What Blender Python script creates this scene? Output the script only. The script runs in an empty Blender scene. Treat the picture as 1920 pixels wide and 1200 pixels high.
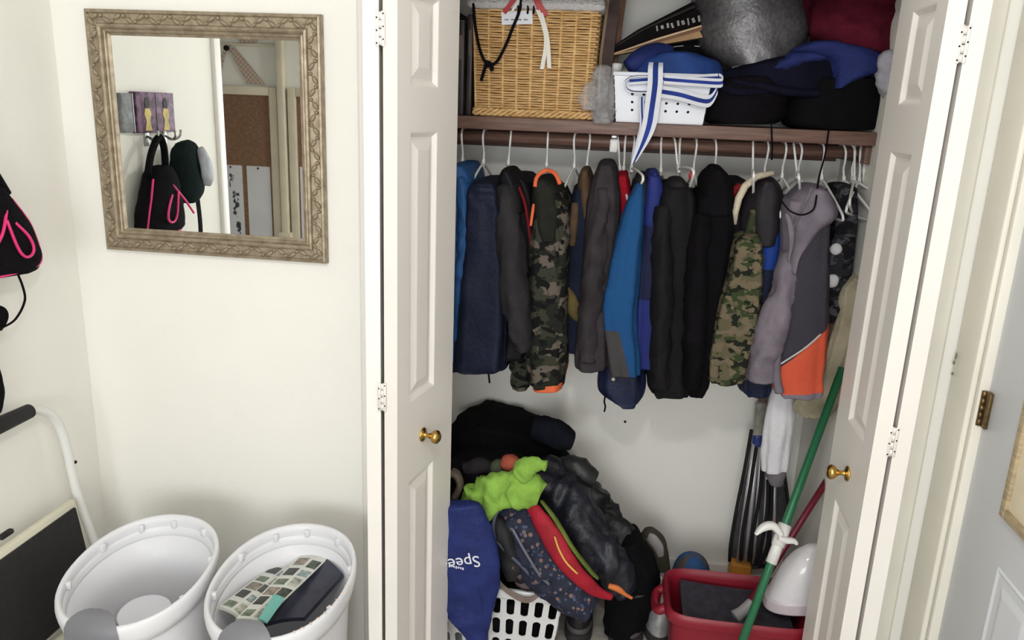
import bpy, bmesh, math, random
from mathutils import Vector, Matrix, noise
random.seed(7)
scene = bpy.context.scene
COL = scene.collection

# ---------------------------------------------------------------- camera
F_PX = 1471.15
CAM = Vector((-.0537, -2.0159, 1.7141))
YAW, PITCH, ROLL = .1296, .2624, .0396
_r = Vector((math.cos(YAW), math.sin(YAW), 0)); _f0 = Vector((-math.sin(YAW), math.cos(YAW), 0)); _u = Vector((0, 0, 1))
FWD = _f0*math.cos(PITCH) - _u*math.sin(PITCH)
_up = _f0*math.sin(PITCH) + _u*math.cos(PITCH)
RIGHT = _r*math.cos(ROLL) + _up*math.sin(ROLL)
UP = -_r*math.sin(ROLL) + _up*math.cos(ROLL)
cam_data = bpy.data.cameras.new('camera'); cam = bpy.data.objects.new('camera', cam_data); COL.objects.link(cam)
cam_data.sensor_fit = 'HORIZONTAL'; cam_data.sensor_width = 36; cam_data.lens = F_PX/1920*36
cam_data.clip_start = .02
m3 = Matrix((RIGHT, UP, -FWD)).transposed()
cam.matrix_world = Matrix.Translation(CAM) @ m3.to_4x4()
scene.camera = cam

# ---------------------------------------------------------------- world, exposure, daylight
scene.view_settings.view_transform = 'Standard'; scene.view_settings.look = 'None'
scene.view_settings.gamma = 1; scene.view_settings.use_curve_mapping = False
scene.view_settings.exposure = 0.0
world = bpy.data.worlds.new('world'); scene.world = world; world.use_nodes = True
world.node_tree.nodes['Background'].inputs[0].default_value = (.86, .93, 1, 1)
world.node_tree.nodes['Background'].inputs[1].default_value = 1.0

def area(name, loc, aim, size, size_y, power, col):
    l = bpy.data.lights.new(name, 'AREA'); l.shape = 'RECTANGLE'; l.size = size; l.size_y = size_y
    l.energy = power; l.color = col
    o = bpy.data.objects.new(name, l); COL.objects.link(o); o.location = loc
    o.rotation_euler = (Vector(aim) - Vector(loc)).to_track_quat('-Z', 'Y').to_euler()
    return o
# daylight filling the window opening in the wall behind the camera
area('window_rear_offscreen', (-.35, -4.205, 1.5), (-.35, 0, 1.5), 1.68, 1.12, 54, (.95, .98, 1))

# ---------------------------------------------------------------- helpers
def at(px, py, Y):
    d = FWD + RIGHT*((px-960)/F_PX) + UP*((600-py)/F_PX)
    return CAM + d*((Y-CAM.y)/d.y)
def mpp(p): return (p-CAM).dot(FWD)/F_PX          # metres per pixel at a point
def lin(c):
    c /= 255; return c/12.92 if c <= .04045 else ((c+.055)/1.055)**2.4
def S(r, g, b): return (lin(r), lin(g), lin(b), 1)

MATS = {}
def nt(m): return m.node_tree.nodes, m.node_tree.links
def base(name, rough=.6, metal=0, spec=.5):
    m = bpy.data.materials.new(name); m.use_nodes = True
    b = m.node_tree.nodes['Principled BSDF']
    b.inputs['Roughness'].default_value = rough; b.inputs['Metallic'].default_value = metal
    b.inputs['Specular IOR Level'].default_value = spec
    MATS[name] = m; return m, b
def objco(m, scale=(1, 1, 1)):
    n, l = nt(m); t = n.new('ShaderNodeTexCoord'); mp = n.new('ShaderNodeMapping'); mp.inputs['Scale'].default_value = scale
    l.new(t.outputs['Object'], mp.inputs['Vector']); return mp.outputs['Vector']
def bump(m, b, scale, strength, dist=.01, vec=None, detail=3):
    n, l = nt(m); tx = n.new('ShaderNodeTexNoise'); tx.inputs['Scale'].default_value = scale; tx.inputs['Detail'].default_value = detail
    l.new(vec or objco(m), tx.inputs['Vector'])
    bp = n.new('ShaderNodeBump'); bp.inputs['Strength'].default_value = strength; bp.inputs['Distance'].default_value = dist
    l.new(tx.outputs['Fac'], bp.inputs['Height']); l.new(bp.outputs['Normal'], b.inputs['Normal'])
def mix(m, fac, a, b_):
    n, l = nt(m); x = n.new('ShaderNodeMix'); x.data_type = 'RGBA'
    if fac is not None: l.new(fac, x.inputs[0])
    for v, i in ((a, 6), (b_, 7)):
        if isinstance(v, tuple): x.inputs[i].default_value = v
        else: l.new(v, x.inputs[i])
    return x.outputs[2]
def noisefac(m, scale, lo=.35, hi=.65, vec=None, detail=3):
    n, l = nt(m); tx = n.new('ShaderNodeTexNoise'); tx.inputs['Scale'].default_value = scale; tx.inputs['Detail'].default_value = detail
    l.new(vec or objco(m), tx.inputs['Vector'])
    r = n.new('ShaderNodeMapRange'); r.inputs['From Min'].default_value = lo; r.inputs['From Max'].default_value = hi
    l.new(tx.outputs['Fac'], r.inputs['Value']); return r.outputs['Result']
def dim(c, k): return (c[0]*k, c[1]*k, c[2]*k, 1)
def mat(name, col, rough=.6, metal=0, var=.12, vs=8, bs=0, bstr=.2, spec=.5, vscale=(1, 1, 1)):
    if name in MATS: return MATS[name]
    m, b = base(name, rough, metal, min(spec, .1) if rough >= .85 else spec); n, l = nt(m)
    if var: l.new(mix(m, noisefac(m, vs, vec=objco(m, vscale)), dim(col, 1-var), dim(col, 1+var)), b.inputs['Base Color'])
    else: b.inputs['Base Color'].default_value = col
    if bs: bump(m, b, bs, bstr, vec=objco(m, vscale))
    return m
def deep(c): return dim(c, .62) if max(c[:3]) < lin(75) else c   # photographed blacks are near black dyes
def cloth(name, col, rough=.92, var=.18): return mat(name, deep(col), rough, 0, var, 14, 260, .35, .08)
def nylon(name, col, rough=.5, var=.15): return mat(name, deep(col), rough, 0, var, 18, 60, .25, .2)
def camo(name, cols, scale):
    m, b = base(name, .9, 0, .15); n, l = nt(m); v = objco(m, (1, 1, 1.5))
    c = cols[0]
    for i, cc in enumerate(cols[1:]):
        mp = n.new('ShaderNodeMapping'); mp.inputs['Location'].default_value = (3.7*i+1, 1.3*i, 2.1*i); l.new(v, mp.inputs['Vector'])
        fac = noisefac(m, scale*(1+.15*i), .535, .55, mp.outputs['Vector'], 2)
        c = mix(m, fac, c, cc)
    l.new(c, b.inputs['Base Color']); return m
def split(name, col, zones, rough=.9, bs=200):
    """zones: (colour, [(a, b, side), ...]); a and b are points of a seam, side the sign of the half it keeps"""
    m, b = base(name, rough, 0, .2); n, l = nt(m); v = objco(m); c = col
    for zc, planes in zones:
        f = None
        for a, p, side in planes:
            t = p-a; nn = Vector((t.z, 0, -t.x)).normalized()*side
            dt = n.new('ShaderNodeVectorMath'); dt.operation = 'DOT_PRODUCT'; l.new(v, dt.inputs[0]); dt.inputs[1].default_value = nn
            g = n.new('ShaderNodeMath'); g.operation = 'GREATER_THAN'; l.new(dt.outputs['Value'], g.inputs[0]); g.inputs[1].default_value = nn.dot(a)
            if f is None: f = g.outputs[0]
            else:
                mu = n.new('ShaderNodeMath'); mu.operation = 'MULTIPLY'; l.new(f, mu.inputs[0]); l.new(g.outputs[0], mu.inputs[1]); f = mu.outputs[0]
        c = mix(m, f, c, zc)
    l.new(c, b.inputs['Base Color']); bump(m, b, bs, .3); return m
def dotted(name, bg, dots, scale, size=.25):
    m, b = base(name, .75, 0, .3); n, l = nt(m); c = bg
    for i, dc in enumerate(dots):
        vo = n.new('ShaderNodeTexVoronoi'); vo.inputs['Scale'].default_value = scale*(1+.3*i)
        l.new(objco(m, (1, 1, 1)), vo.inputs['Vector'])
        lt = n.new('ShaderNodeMath'); lt.operation = 'LESS_THAN'; lt.inputs[1].default_value = size; l.new(vo.outputs['Distance'], lt.inputs[0])
        c = mix(m, lt.outputs[0], c, dc)
    l.new(c, b.inputs['Base Color']); bump(m, b, 90, .3); return m

def wmat(o):
    b = Matrix.LocRotScale(o.location, o.rotation_euler, o.scale)
    return wmat(o.parent) @ o.matrix_parent_inverse @ b if o.parent else b
def adopt(o, p, local=False):
    o.parent = p
    if not local: o.matrix_parent_inverse = wmat(p).inverted()
def tag(o, label, cat, group=None):
    o['label'] = label; o['category'] = cat
    if group: o['group'] = group
    return o
def thing(name, label, cat, loc=(0, 0, 0), group=None):
    o = bpy.data.objects.new(name, None); COL.objects.link(o); o.location = loc; o.empty_display_size = .05
    return tag(o, label, cat, group)
def mk(name, verts, faces, m, parent=None, smooth=True, local=False, mi=None):
    me = bpy.data.meshes.new(name); me.from_pydata([tuple(v) for v in verts], [], faces)
    if m is not None:
        for x in (m if isinstance(m, (list, tuple)) else [m]): me.materials.append(x)
    if mi: me.polygons.foreach_set('material_index', mi)
    bm = bmesh.new(); bm.from_mesh(me); bmesh.ops.recalc_face_normals(bm, faces=bm.faces); bm.to_mesh(me); bm.free()
    if smooth: me.polygons.foreach_set('use_smooth', [True]*len(me.polygons))
    o = bpy.data.objects.new(name, me); COL.objects.link(o)
    if parent: adopt(o, parent, local)
    return o
def box(name, x0, x1, y0, y1, z0, z1, m, parent=None, bev=0, local=False, rot=None, seg=2):
    bm = bmesh.new(); bmesh.ops.create_cube(bm, size=1)
    for v in bm.verts: v.co = Vector(((x0+x1)/2+v.co.x*(x1-x0), (y0+y1)/2+v.co.y*(y1-y0), (z0+z1)/2+v.co.z*(z1-z0)))
    if bev: bmesh.ops.bevel(bm, geom=bm.edges[:], offset=bev, segments=seg, affect='EDGES', profile=.5)
    if rot is not None:
        c = Vector(((x0+x1)/2, (y0+y1)/2, (z0+z1)/2))
        bmesh.ops.transform(bm, matrix=Matrix.Translation(c) @ rot.to_4x4() @ Matrix.Translation(-c), verts=bm.verts)
    me = bpy.data.meshes.new(name); bm.to_mesh(me); bm.free(); me.materials.append(m)
    if bev:
        me.polygons.foreach_set('use_smooth', [True]*len(me.polygons))
        try: me.set_sharp_from_angle(angle=math.radians(50))
        except Exception: pass
    o = bpy.data.objects.new(name, me); COL.objects.link(o)
    if parent: adopt(o, parent, local)
    return o
def struct(o): o['kind'] = 'structure'; return o
def crease(o, deg=40):
    try: o.data.set_sharp_from_angle(angle=math.radians(deg))
    except Exception: pass
    return o
def crom(P, n):
    """n samples of a Catmull-Rom curve through tuples P"""
    out = []
    for i in range(n):
        t = i/(n-1)*(len(P)-1); k = min(int(t), len(P)-2); f = t-k
        p0, p1, p2, p3 = P[max(k-1, 0)], P[k], P[k+1], P[min(k+2, len(P)-1)]
        out.append(tuple(.5*(2*b+(c-a)*f+(2*a-5*b+4*c-d)*f*f+(3*b-a-3*c+d)*f**3) for a, b, c, d in zip(p0, p1, p2, p3)))
    return out
def ringmesh(rings, closed=True, cap=True):
    n = len(rings[0]); v = [p for r in rings for p in r]; f = []
    for i in range(len(rings)-1):
        for j in range(n if closed else n-1):
            a, b = i*n+j, i*n+(j+1) % n; f.append((a, b, b+n, a+n))
    if cap:
        for ri, rev in ((0, True), (len(rings)-1, False)):
            c = sum((Vector(p) for p in rings[ri]), Vector())/n; v.append(c); ci = len(v)-1
            for j in range(n):
                a, b = ri*n+j, ri*n+(j+1) % n; f.append((b, a, ci) if rev else (a, b, ci))
    return v, f
def sup(t, p):
    c, s = math.cos(t), math.sin(t)
    return math.copysign(abs(c)**(2/p), c), math.copysign(abs(s)**(2/p), s)
def nz(p, fs, seed, oct=2):
    q = Vector((p.x*fs[0]+seed*7.3, p.y*fs[1]+seed*3.1, p.z*fs[2]+seed*1.7))
    a = noise.noise(q)
    if oct > 1: a += .5*noise.noise(q*2.1)
    if oct > 2:
        w = Vector((noise.noise(q*.6+Vector((5, 0, 0))), noise.noise(q*.6+Vector((0, 9, 0))), noise.noise(q*.6)))*1.2
        a = a*.7 + .9*(1-2.4*abs(noise.noise(q*.9+w))) + .35*(1-2*abs(noise.noise(q*2.3+w)))
    return a
def rings_of(fr, seg, pw, amp, fs, seed, oct=2, quilt=0, round_ends=True):
    """fr: list of (centre, side vector, depth vector)"""
    out = []; N = len(fr)
    def ring(c, a, b, k=1):
        L = []
        for j in range(seg):
            x, y = sup(2*math.pi*j/seg, pw); o = a*x + b*y; p = c + o*k
            if amp and o.length > 1e-6:
                w = nz(p, fs, seed, oct)*amp
                if quilt: w += .004*abs(math.sin(p.z*math.pi/quilt))
                p = p + o.normalized()*w*min(1, k*1.0)
            L.append(p)
        return L
    def step(c, a, b, d):
        r = min(a.length, b.length)*.55
        return [ring(c+d*r*s, a, b, k) for s, k in ((.95, .28), (.75, .62), (.4, .88))]
    if round_ends:
        d = (fr[0][0]-fr[1][0]).normalized(); out += step(fr[0][0]-d*min(fr[0][1].length, fr[0][2].length)*.55, fr[0][1], fr[0][2], d)
    out += [ring(*f) for f in (fr[1:-1] if round_ends else fr)]
    if round_ends:
        d = (fr[-1][0]-fr[-2][0]).normalized(); out += step(fr[-1][0]-d*min(fr[-1][1].length, fr[-1][2].length)*.55, fr[-1][1], fr[-1][2], d)[::-1]
    return out
DROP = 0          # how far (px) the necks hang below the hanger hooks
def scan(name, rows, yc, dy, m, parent=None, amp=.006, fs=(26, 26, 5), n=30, seg=32, pw=2.3, seed=None, oct=2, quilt=0, grow=0, hem=0):
    """solid of elliptical sections: rows of (row, left, right) in the plane y = yc, half depth dy"""
    seed = seed if seed is not None else random.random()*50
    fr = []; rows = [(r[0]+DROP*min(1, max(0, (420-r[0])/90)), *r[1:]) for r in rows]
    for py, xl, xr, d in crom([(r[0], r[1], r[2], r[3] if len(r) > 3 else dy) for r in rows], n):
        yp = yc-d*.72 if pw >= 3.5 else yc
        L, R = at(xl-grow, py, yp), at(xr+grow, py, yp); c = (L+R)/2; c.y = yc
        fr.append((c, (R-L)/2, Vector((0, max(d, .004), 0))))
    R_ = rings_of(fr, seg, pw, amp, fs, seed, oct, quilt, round_ends=False)
    if hem:
        N = len(R_)
        for i, r in enumerate(R_):
            k = i/(N-1); c = fr[i][0]
            for j, p in enumerate(r):
                th = 2*math.pi*j/seg
                fold = math.sin(5*th+seed+2.2*k)*.55+math.sin(9*th+seed*2.3-1.5*k)*.45+.5*noise.noise(Vector((th*1.3+seed, k*5, seed)))
                cr = 1-2.2*abs(noise.noise(Vector((p.x*9+seed, p.y*9, p.z*15+p.x*8))))
                o = p-c; o.z = 0
                r[j] = p+o.normalized()*(fold*hem*(.25+.9*k)+cr*hem*.55)+Vector((0, 0, .9*hem*noise.noise(Vector((p.x*22+seed, p.y*22, seed)))*k**3))
    c0, cN = fr[0][0], fr[-1][0]
    top = [[c0+(p-c0)*k+Vector((0, 0, h)) for p in R_[0]] for k, h in ((.25, .010), (.6, .008), (.88, .004))]
    bot = [[cN+(p-cN)*k+Vector((0, 0, h)) for p in R_[-1]] for k, h in ((.96, -.003), (.9, .004), (.5, .012))]
    v, f = ringmesh(top+R_+bot)
    return mk(name, v, f, m, parent)
def frames(P, W, D, depth=Vector((0, 1, 0))):
    fr = []
    for i, p in enumerate(P):
        t = (P[min(i+1, len(P)-1)]-P[max(i-1, 0)]).normalized()
        b = (depth - t*depth.dot(t)).normalized(); a = b.cross(t).normalized()
        fr.append((p, a*W[i], b*D[i]))
    return fr
def spine(name, pts, m, parent=None, amp=.005, fs=(22, 22, 12), n=26, seg=24, pw=2.1, seed=None, oct=2, quilt=0, flat=False):
    """limp tube: pts of (px, py, Y, half width px, half depth m)"""
    seed = seed if seed is not None else random.random()*50
    P, W, D = [], [], []
    for px, py, Y, w, d in crom(pts, n):
        p = at(px, py, Y); P.append(p); W.append(max(w, .8)*mpp(p)); D.append(max(d, .002))
    v, f = ringmesh(rings_of(frames(P, W, D), seg, pw, amp, fs, seed, oct, quilt, round_ends=not flat))
    return mk(name, v, f, m, parent)
def wscan(name, P, W, D, depth, m, parent=None, amp=.004, fs=(22, 22, 22), n=24, seg=24, pw=2.2, seed=None, oct=2, flat=False):
    seed = seed if seed is not None else random.random()*50
    Q = crom([(*p, w, d) for p, w, d in zip(P, W, D)], n)
    v, f = ringmesh(rings_of(frames([Vector(q[:3]) for q in Q], [max(q[3], .001) for q in Q], [max(q[4], .001) for q in Q], Vector(depth)), seg, pw, amp, fs, seed, oct, 0, not flat))
    return mk(name, v, f, m, parent)
def tube(name, P, r, m, parent=None, seg=8, n=None, smooth=True, local=False):
    P = [Vector(p) for p in P]
    if n:
        if isinstance(r, (list, tuple)): r = [q[0] for q in crom([(x,) for x in r], n)]
        P = [Vector(q) for q in crom([tuple(p) for p in P], n)]
    rings = []; nrm = None
    for i, p in enumerate(P):
        t = (P[min(i+1, len(P)-1)]-P[max(i-1, 0)]).normalized()
        if nrm is None: nrm = t.orthogonal().normalized()
        else: nrm = (nrm-t*nrm.dot(t)).normalized()
        b = t.cross(nrm); rr = r[i] if isinstance(r, (list, tuple)) else r
        rings.append([p+(nrm*math.cos(2*math.pi*j/seg)+b*math.sin(2*math.pi*j/seg))*rr for j in range(seg)])
    v, f = ringmesh(rings); return mk(name, v, f, m, parent, smooth, local)
def ribbon(name, P, W, m, parent=None, th=.0015, n=40, wd=None):
    """flat strap along P (world points) with half width vector W"""
    Q = [Vector(q) for q in crom([tuple(p) for p in P], n)]; rings = []
    Ws = [Vector(q) for q in crom([tuple(w) for w in W], n)] if isinstance(W, list) else [Vector(W)]*n
    for i, p in enumerate(Q):
        t = (Q[min(i+1, n-1)]-Q[max(i-1, 0)]).normalized(); w = Ws[i]; nn = t.cross(w).normalized()*th
        rings.append([p-w-nn, p+w-nn, p+w+nn, p-w+nn])
    v, f = ringmesh(rings); return mk(name, v, f, m, parent, False)
def lathe(name, prof, origin, axis, m, parent=None, seg=28, local=False):
    """prof: (radius, distance along axis)"""
    a = Vector(axis).normalized(); u = a.orthogonal().normalized(); w = a.cross(u); o = Vector(origin)
    rings = [[o+a*h+(u*math.cos(2*math.pi*j/seg)+w*math.sin(2*math.pi*j/seg))*max(r, 1e-4) for j in range(seg)] for r, h in prof]
    v, f = ringmesh(rings); return mk(name, v, f, m, parent, True, local)
def blob(name, c, r, m, parent=None, amp=.0, fs=(20, 20, 20), seg=24, seed=1, squash=None):
    bm = bmesh.new(); bmesh.ops.create_uvsphere(bm, u_segments=seg, v_segments=seg//2+2, radius=1)
    c = Vector(c)
    for v in bm.verts:
        d = v.co.copy(); p = c+Vector((d.x*r[0], d.y*r[1], d.z*r[2]))
        v.co = p + d*nz(p, fs, seed, 3)*amp
    me = bpy.data.meshes.new(name); bm.to_mesh(me); bm.free(); me.materials.append(m)
    me.polygons.foreach_set('use_smooth', [True]*len(me.polygons))
    o = bpy.data.objects.new(name, me); COL.objects.link(o)
    if parent: adopt(o, parent)
    return o
def text_mesh(name, s, size, M, m, parent=None, depth=.0006, align='LEFT'):
    cu = bpy.data.curves.new(name, 'FONT'); cu.body = s; cu.size = size; cu.extrude = depth; cu.align_x = align; cu.resolution_u = 4
    t = bpy.data.objects.new(name, cu); COL.objects.link(t)
    dg = bpy.context.evaluated_depsgraph_get(); me = bpy.data.meshes.new_from_object(t.evaluated_get(dg))
    bpy.data.objects.remove(t); bpy.data.curves.remove(cu)
    me.transform(M); me.materials.clear(); me.materials.append(m)
    o = bpy.data.objects.new(name, me); COL.objects.link(o)
    if parent: adopt(o, parent)
    return o
def copy_tree(o, parent=None):
    c = o.copy(); COL.objects.link(c)
    if parent: c.parent = parent
    for ch in list(o.children): copy_tree(ch, c)
    return c
# ================================================================ the setting
XL, XR, ZC = -1.573, .82, 2.44
OL, OR, ZH = -.68, .65, 2.06           # closet opening
CB = .72                               # closet back
def wallmat(name, col, rough=.75):
    m, b = base(name, rough, 0, .3); n, l = nt(m)
    c = mix(m, noisefac(m, 1.6, .3, .7), dim(col, .97), dim(col, 1.02))
    l.new(c, b.inputs['Base Color']); bump(m, b, 140, .12, .004); return m
M_WALL = wallmat('painted_wall', S(244, 242, 235))
M_WALLW = M_WALL
M_CLOS = M_WALL
M_TRIM = mat('white_trim_paint', S(240, 236, 231), .38, var=.02, vs=3)
M_BEIGE = mat('beige_trim_paint', S(243, 239, 226), .45, var=.04, vs=4)
M_DOORP = mat('door_paint', S(238, 233, 227), .4, var=.02, vs=3)
M_CEIL = mat('ceiling_paint', S(238, 237, 232), .9, var=.02, vs=5, bs=90, bstr=.2)
def boxes(name, L, m, parent=None):
    v, f = [], []
    for x0, x1, y0, y1, z0, z1 in L:
        k = len(v); v += [(x, y, z) for z in (z0, z1) for y in (y0, y1) for x in (x0, x1)]
        f += [tuple(k+i for i in q) for q in ((0, 1, 3, 2), (4, 6, 7, 5), (0, 4, 5, 1), (2, 3, 7, 6), (0, 2, 6, 4), (1, 5, 7, 3))]
    return mk(name, v, f, m, parent, False)
struct(boxes('wall_back', [(XL, OL, 0, .11, 0, ZC), (OL, OR, 0, .11, ZH, ZC), (OR, XR+.1, 0, .11, 0, ZC)], M_WALL))
struct(boxes('wall_closet_back', [(OL-.1, OR+.1, CB, CB+.1, 0, ZC)], M_CLOS))
struct(boxes('wall_closet_left', [(OL-.1, OL, .11, CB, 0, ZC)], M_CLOS))
struct(boxes('wall_closet_right', [(OR, OR+.1, .11, CB, 0, ZC)], M_CLOS))
YE = -.845                             # where the left wall ends
struct(boxes('wall_left', [(XL-.11, XL, YE, .11, 0, ZC), (XL-.11, XL, -2.6, YE, 2.12, ZC), (XL-.11, XL, -4.3, -2.6, 0, ZC)], M_WALLW))
DY0, DY1 = -.13, -.94
struct(boxes('wall_right', [(XR, XR+.1, DY0, 0, 0, ZC), (XR, XR+.1, DY1, DY0, 2.05, ZC), (XR, XR+.1, -4.3, DY1, 0, ZC)], M_WALLW))
struct(boxes('wall_rear', [(XL, -1.25, -4.3, -4.2, 0, ZC), (.55, XR, -4.3, -4.2, 0, ZC), (-1.25, .55, -4.3, -4.2, 0, .88), (-1.25, .55, -4.3, -4.2, 2.12, ZC)], M_WALLW))
struct(boxes('wall_far_back', [(-3.9, XL-.11, -2.72, -2.6, 0, ZC)], M_WALLW))
struct(boxes('wall_far_side', [(-4.0, -3.9, -2.72, YE+.1, 0, ZC)], M_WALLW))
struct(boxes('wall_far_front', [(-3.9, XL-.11, YE, YE+.1, 0, ZC)], M_WALLW))
mf, bf = base('pale_vinyl_floor', .5); nn, ll = nt(mf)
wv = noisefac(mf, 6, .3, .7, objco(mf, (1, 9, 1)), 5)
ll.new(mix(mf, wv, S(162, 154, 146), S(182, 174, 166)), bf.inputs['Base Color'])
struct(boxes('floor', [(-4.0, XR+.1, -4.3, CB+.1, -.1, 0)], mf))
struct(boxes('ceiling', [(-4.0, XR+.1, -4.3, CB+.1, ZC, ZC+.1)], M_CEIL))
# window behind the camera
w1 = struct(bpy.data.objects.new('window_1', None)); COL.objects.link(w1); w1.location = (-.35, -4.25, .88)
for a in ((-1.25, -1.19, .88, 2.12), (.49, .55, .88, 2.12), (-.38, -.32, .88, 2.12), (-1.19, -.38, .88, .94), (-1.19, -.38, 2.06, 2.12), (-.32, .49, .88, .94), (-.32, .49, 2.06, 2.12)):
    box('window_frame', a[0], a[1], -4.28, -4.22, a[2], a[3], M_TRIM, w1, .004)
mg, bg = base('window_glass', .02); bg.inputs['Transmission Weight'].default_value = 1; bg.inputs['IOR'].default_value = 1.45
for a in ((-1.19, -.38), (-.32, .49)): box('pane', a[0], a[1], -4.255, -4.249, .94, 2.06, mg, w1)
# closet casings, jamb liners, wall-end trim, right-hand casing
def casing(name, x0, x1, y, m):
    s = 1 if x1 > x0 else -1; w = abs(x1-x0)
    prof = [(0, 0), (0, -.010), (.006, -.013), (w*.42, -.014), (w*.46, -.018), (w*.86, -.019), (w*.95, -.016), (w, -.010), (w, 0)]
    v, f = ringmesh([[Vector((x0+s*a, y+b, z)) for a, b in prof] for z in (0, ZH+.06)])
    return struct(crease(mk(name, v, f, m), 25))
casing('trim_1', OL+.004, OL-.055, 0, M_TRIM); tr2 = casing('trim_2', OR-.004, OR+.125, 0, M_BEIGE)
M_CHIP = mat('bare_wood_chip', S(128, 118, 98), .8, var=.2, vs=60)
for px, py, w, h in ((1793, 668, .0022, .010), (1789, 680, .003, .006), (1786, 701, .003, .004)):
    p = at(px, py, -.0185); blob('paint_chip', (p.x, -.0175, p.z), (w, .0012, h), M_CHIP, tr2, seg=8)
struct(boxes('trim_3', [(OL-.055, OR+.125, -.018, 0, ZH+.0, ZH+.06)], M_TRIM))
struct(box('trim_4', XL-.125, XL+.014, YE-.05, YE+.0, 0, 2.12, M_TRIM, bev=.006))
struct(box('trim_5', XR-.016, XR, -.118, -.006, 0, 2.12, M_BEIGE, bev=.005))
struct(box('trim_6', XR-.004, XR+.03, -.136, -.118, 0, 2.05, M_BEIGE, bev=.003))
struct(box('baseboard_back', XL+.012, OL-.055, -.012, 0, 0, .085, M_TRIM, bev=.004))
struct(box('baseboard_left', XL, XL+.012, YE, 0, 0, .085, M_TRIM, bev=.004))
struct(box('baseboard_right', XR-.012, XR, -4.2, DY1-.1, 0, .085, M_TRIM, bev=.004))
struct(box('baseboard_closet', OL, OR, CB-.012, CB, 0, .08, M_TRIM, bev=.003))

# ---------------------------------------------------------------- bifold doors
PAN = [(.10, .78), (.995, 1.655), (1.755, 1.955)]
def leaf_mesh(w, t, sg, u0, u1, back=False):
    us = [0, u0, u1, w]; zs = [.015]
    for a, b in PAN: zs += [a, b]
    zs.append(2.045); v, f = [], []; idx = {}
    for d in (0, t):
        for i, u in enumerate(us):
            for j, z in enumerate(zs): idx[d, i, j] = len(v); v.append((u, sg*d, z))
    for d in (0, t):
        for i in range(3):
            for j in range(len(zs)-1):
                if d == 0 and i == 1 and j % 2 == 1: continue
                f.append((idx[d, i, j], idx[d, i+1, j], idx[d, i+1, j+1], idx[d, i, j+1]))
    nj = len(zs)-1
    for i in range(3):
        for j in (0, nj): f.append((idx[0, i, j], idx[0, i+1, j], idx[t, i+1, j], idx[t, i, j]))
    for j in range(nj):
        for i in (0, 3): f.append((idx[0, i, j], idx[0, i, j+1], idx[t, i, j+1], idx[t, i, j]))
    return v, f
def panel_mesh(u0, u1, z0, z1, sg):
    rings = []
    for ins, d in ((0, 0), (.003, .0008), (.013, .0095), (.019, .0095), (.041, .0025), (.044, .002)):
        rings.append([Vector((u, sg*d, z)) for u, z in ((u0+ins, z0+ins), (u1-ins, z0+ins), (u1-ins, z1-ins), (u0+ins, z1-ins))])
    v, f = ringmesh(rings, cap=False); n = len(rings)*4; f.append((n-4, n-3, n-2, n-1)); return v, f
M_BRASS = mat('brass', S(196, 160, 92), .22, 1, .08, 20)
M_HINGE = mat('painted_hinge', S(232, 228, 222), .35, .2, .03, 30)
M_DARK = mat('dark_gap', S(40, 34, 28), .9, var=0)
def bifold(name, apex2, tail2, apex1, tail1, sg, label):
    root = bpy.data.objects.new(name, None); COL.objects.link(root); root.location = (apex2[0], apex2[1], 0); root['label'] = label; struct(root)
    for apex, tail, s, knob in ((apex2, tail2, sg, True), (apex1, tail1, -sg, False)):
        A, B = Vector(apex), Vector(tail); w = (B-A).length; ang = math.atan2(B.y-A.y, B.x-A.x); u1 = .207 if w > .29 else .2
        v, f = leaf_mesh(w, .035, s, .063, u1)
        lf = mk('leaf', v, f, M_DOORP, None, False); lf.location = (A.x, A.y, 0); lf.rotation_euler = (0, 0, ang); adopt(lf, root)
        for a, b in PAN:
            v, f = panel_mesh(.063, u1, a, b, s); p = mk('raised_panel', v, f, M_DOORP, lf, False, local=True)
        if knob:
            kn = lathe('knob', [(.0, 0), (.0185, 0), (.0195, .002), (.017, .005), (.008, .007), (.0065, .011), (.0065, .020), (.010, .026), (.0165, .032), (.0185, .038), (.0175, .044), (.012, .049), (0, .051)], (.139, 0, .882), (0, -s, 0), M_BRASS, lf, local=True)
    mid = Vector((-.588 if sg > 0 else .588, -.29))
    for z in (1.87, 1.03, .19):
        h = thing('hinge', '', '', (0, 0, 0)); del h['label']; del h['category']; adopt(h, root)
        y = min(apex2[1], apex1[1])-.001
        for k, (dz, dx) in enumerate(((.026, -1), (.009, 1), (-.009, -1), (-.026, 1))):
            lathe('knuckle', [(0, -.0078), (.0048, -.0078), (.0052, 0), (.0048, .0078), (0, .0078)], (mid.x, y+.003, z+dz), (0, 0, 1), M_HINGE, h, 12)
        for sx in (-1, 1): box('hinge_plate', mid.x+(sx*.003 if sx > 0 else -.010), mid.x+(.010 if sx > 0 else -.003), y-.0006, y+.003, z-.036, z+.036, M_HINGE, h, .0008)
        for sx in (-1, 1):
            for dz in (-.026, 0, .026): blob('screw', (mid.x+sx*.0072, y-.0008, z+dz+.004*sx), (.0019, .0008, .0019), M_DARK, h, seg=8)
    return root
tL = .035
bifold('door_1', (-.55, -.290), (-.482, .028), (-.6275, -.289), (-.671, .020), 1, 'left folding closet door with a brass knob')
bifold('door_2', (.5475, -.290), (.5515, .012), (.6280, -.290), (.640, .012), -1, 'right folding closet door with a brass knob')
# the overhead track of the doors
struct(box('trim_7', OL, OR, .006, .05, ZH-.012, ZH, M_TRIM, bev=.002))

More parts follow.
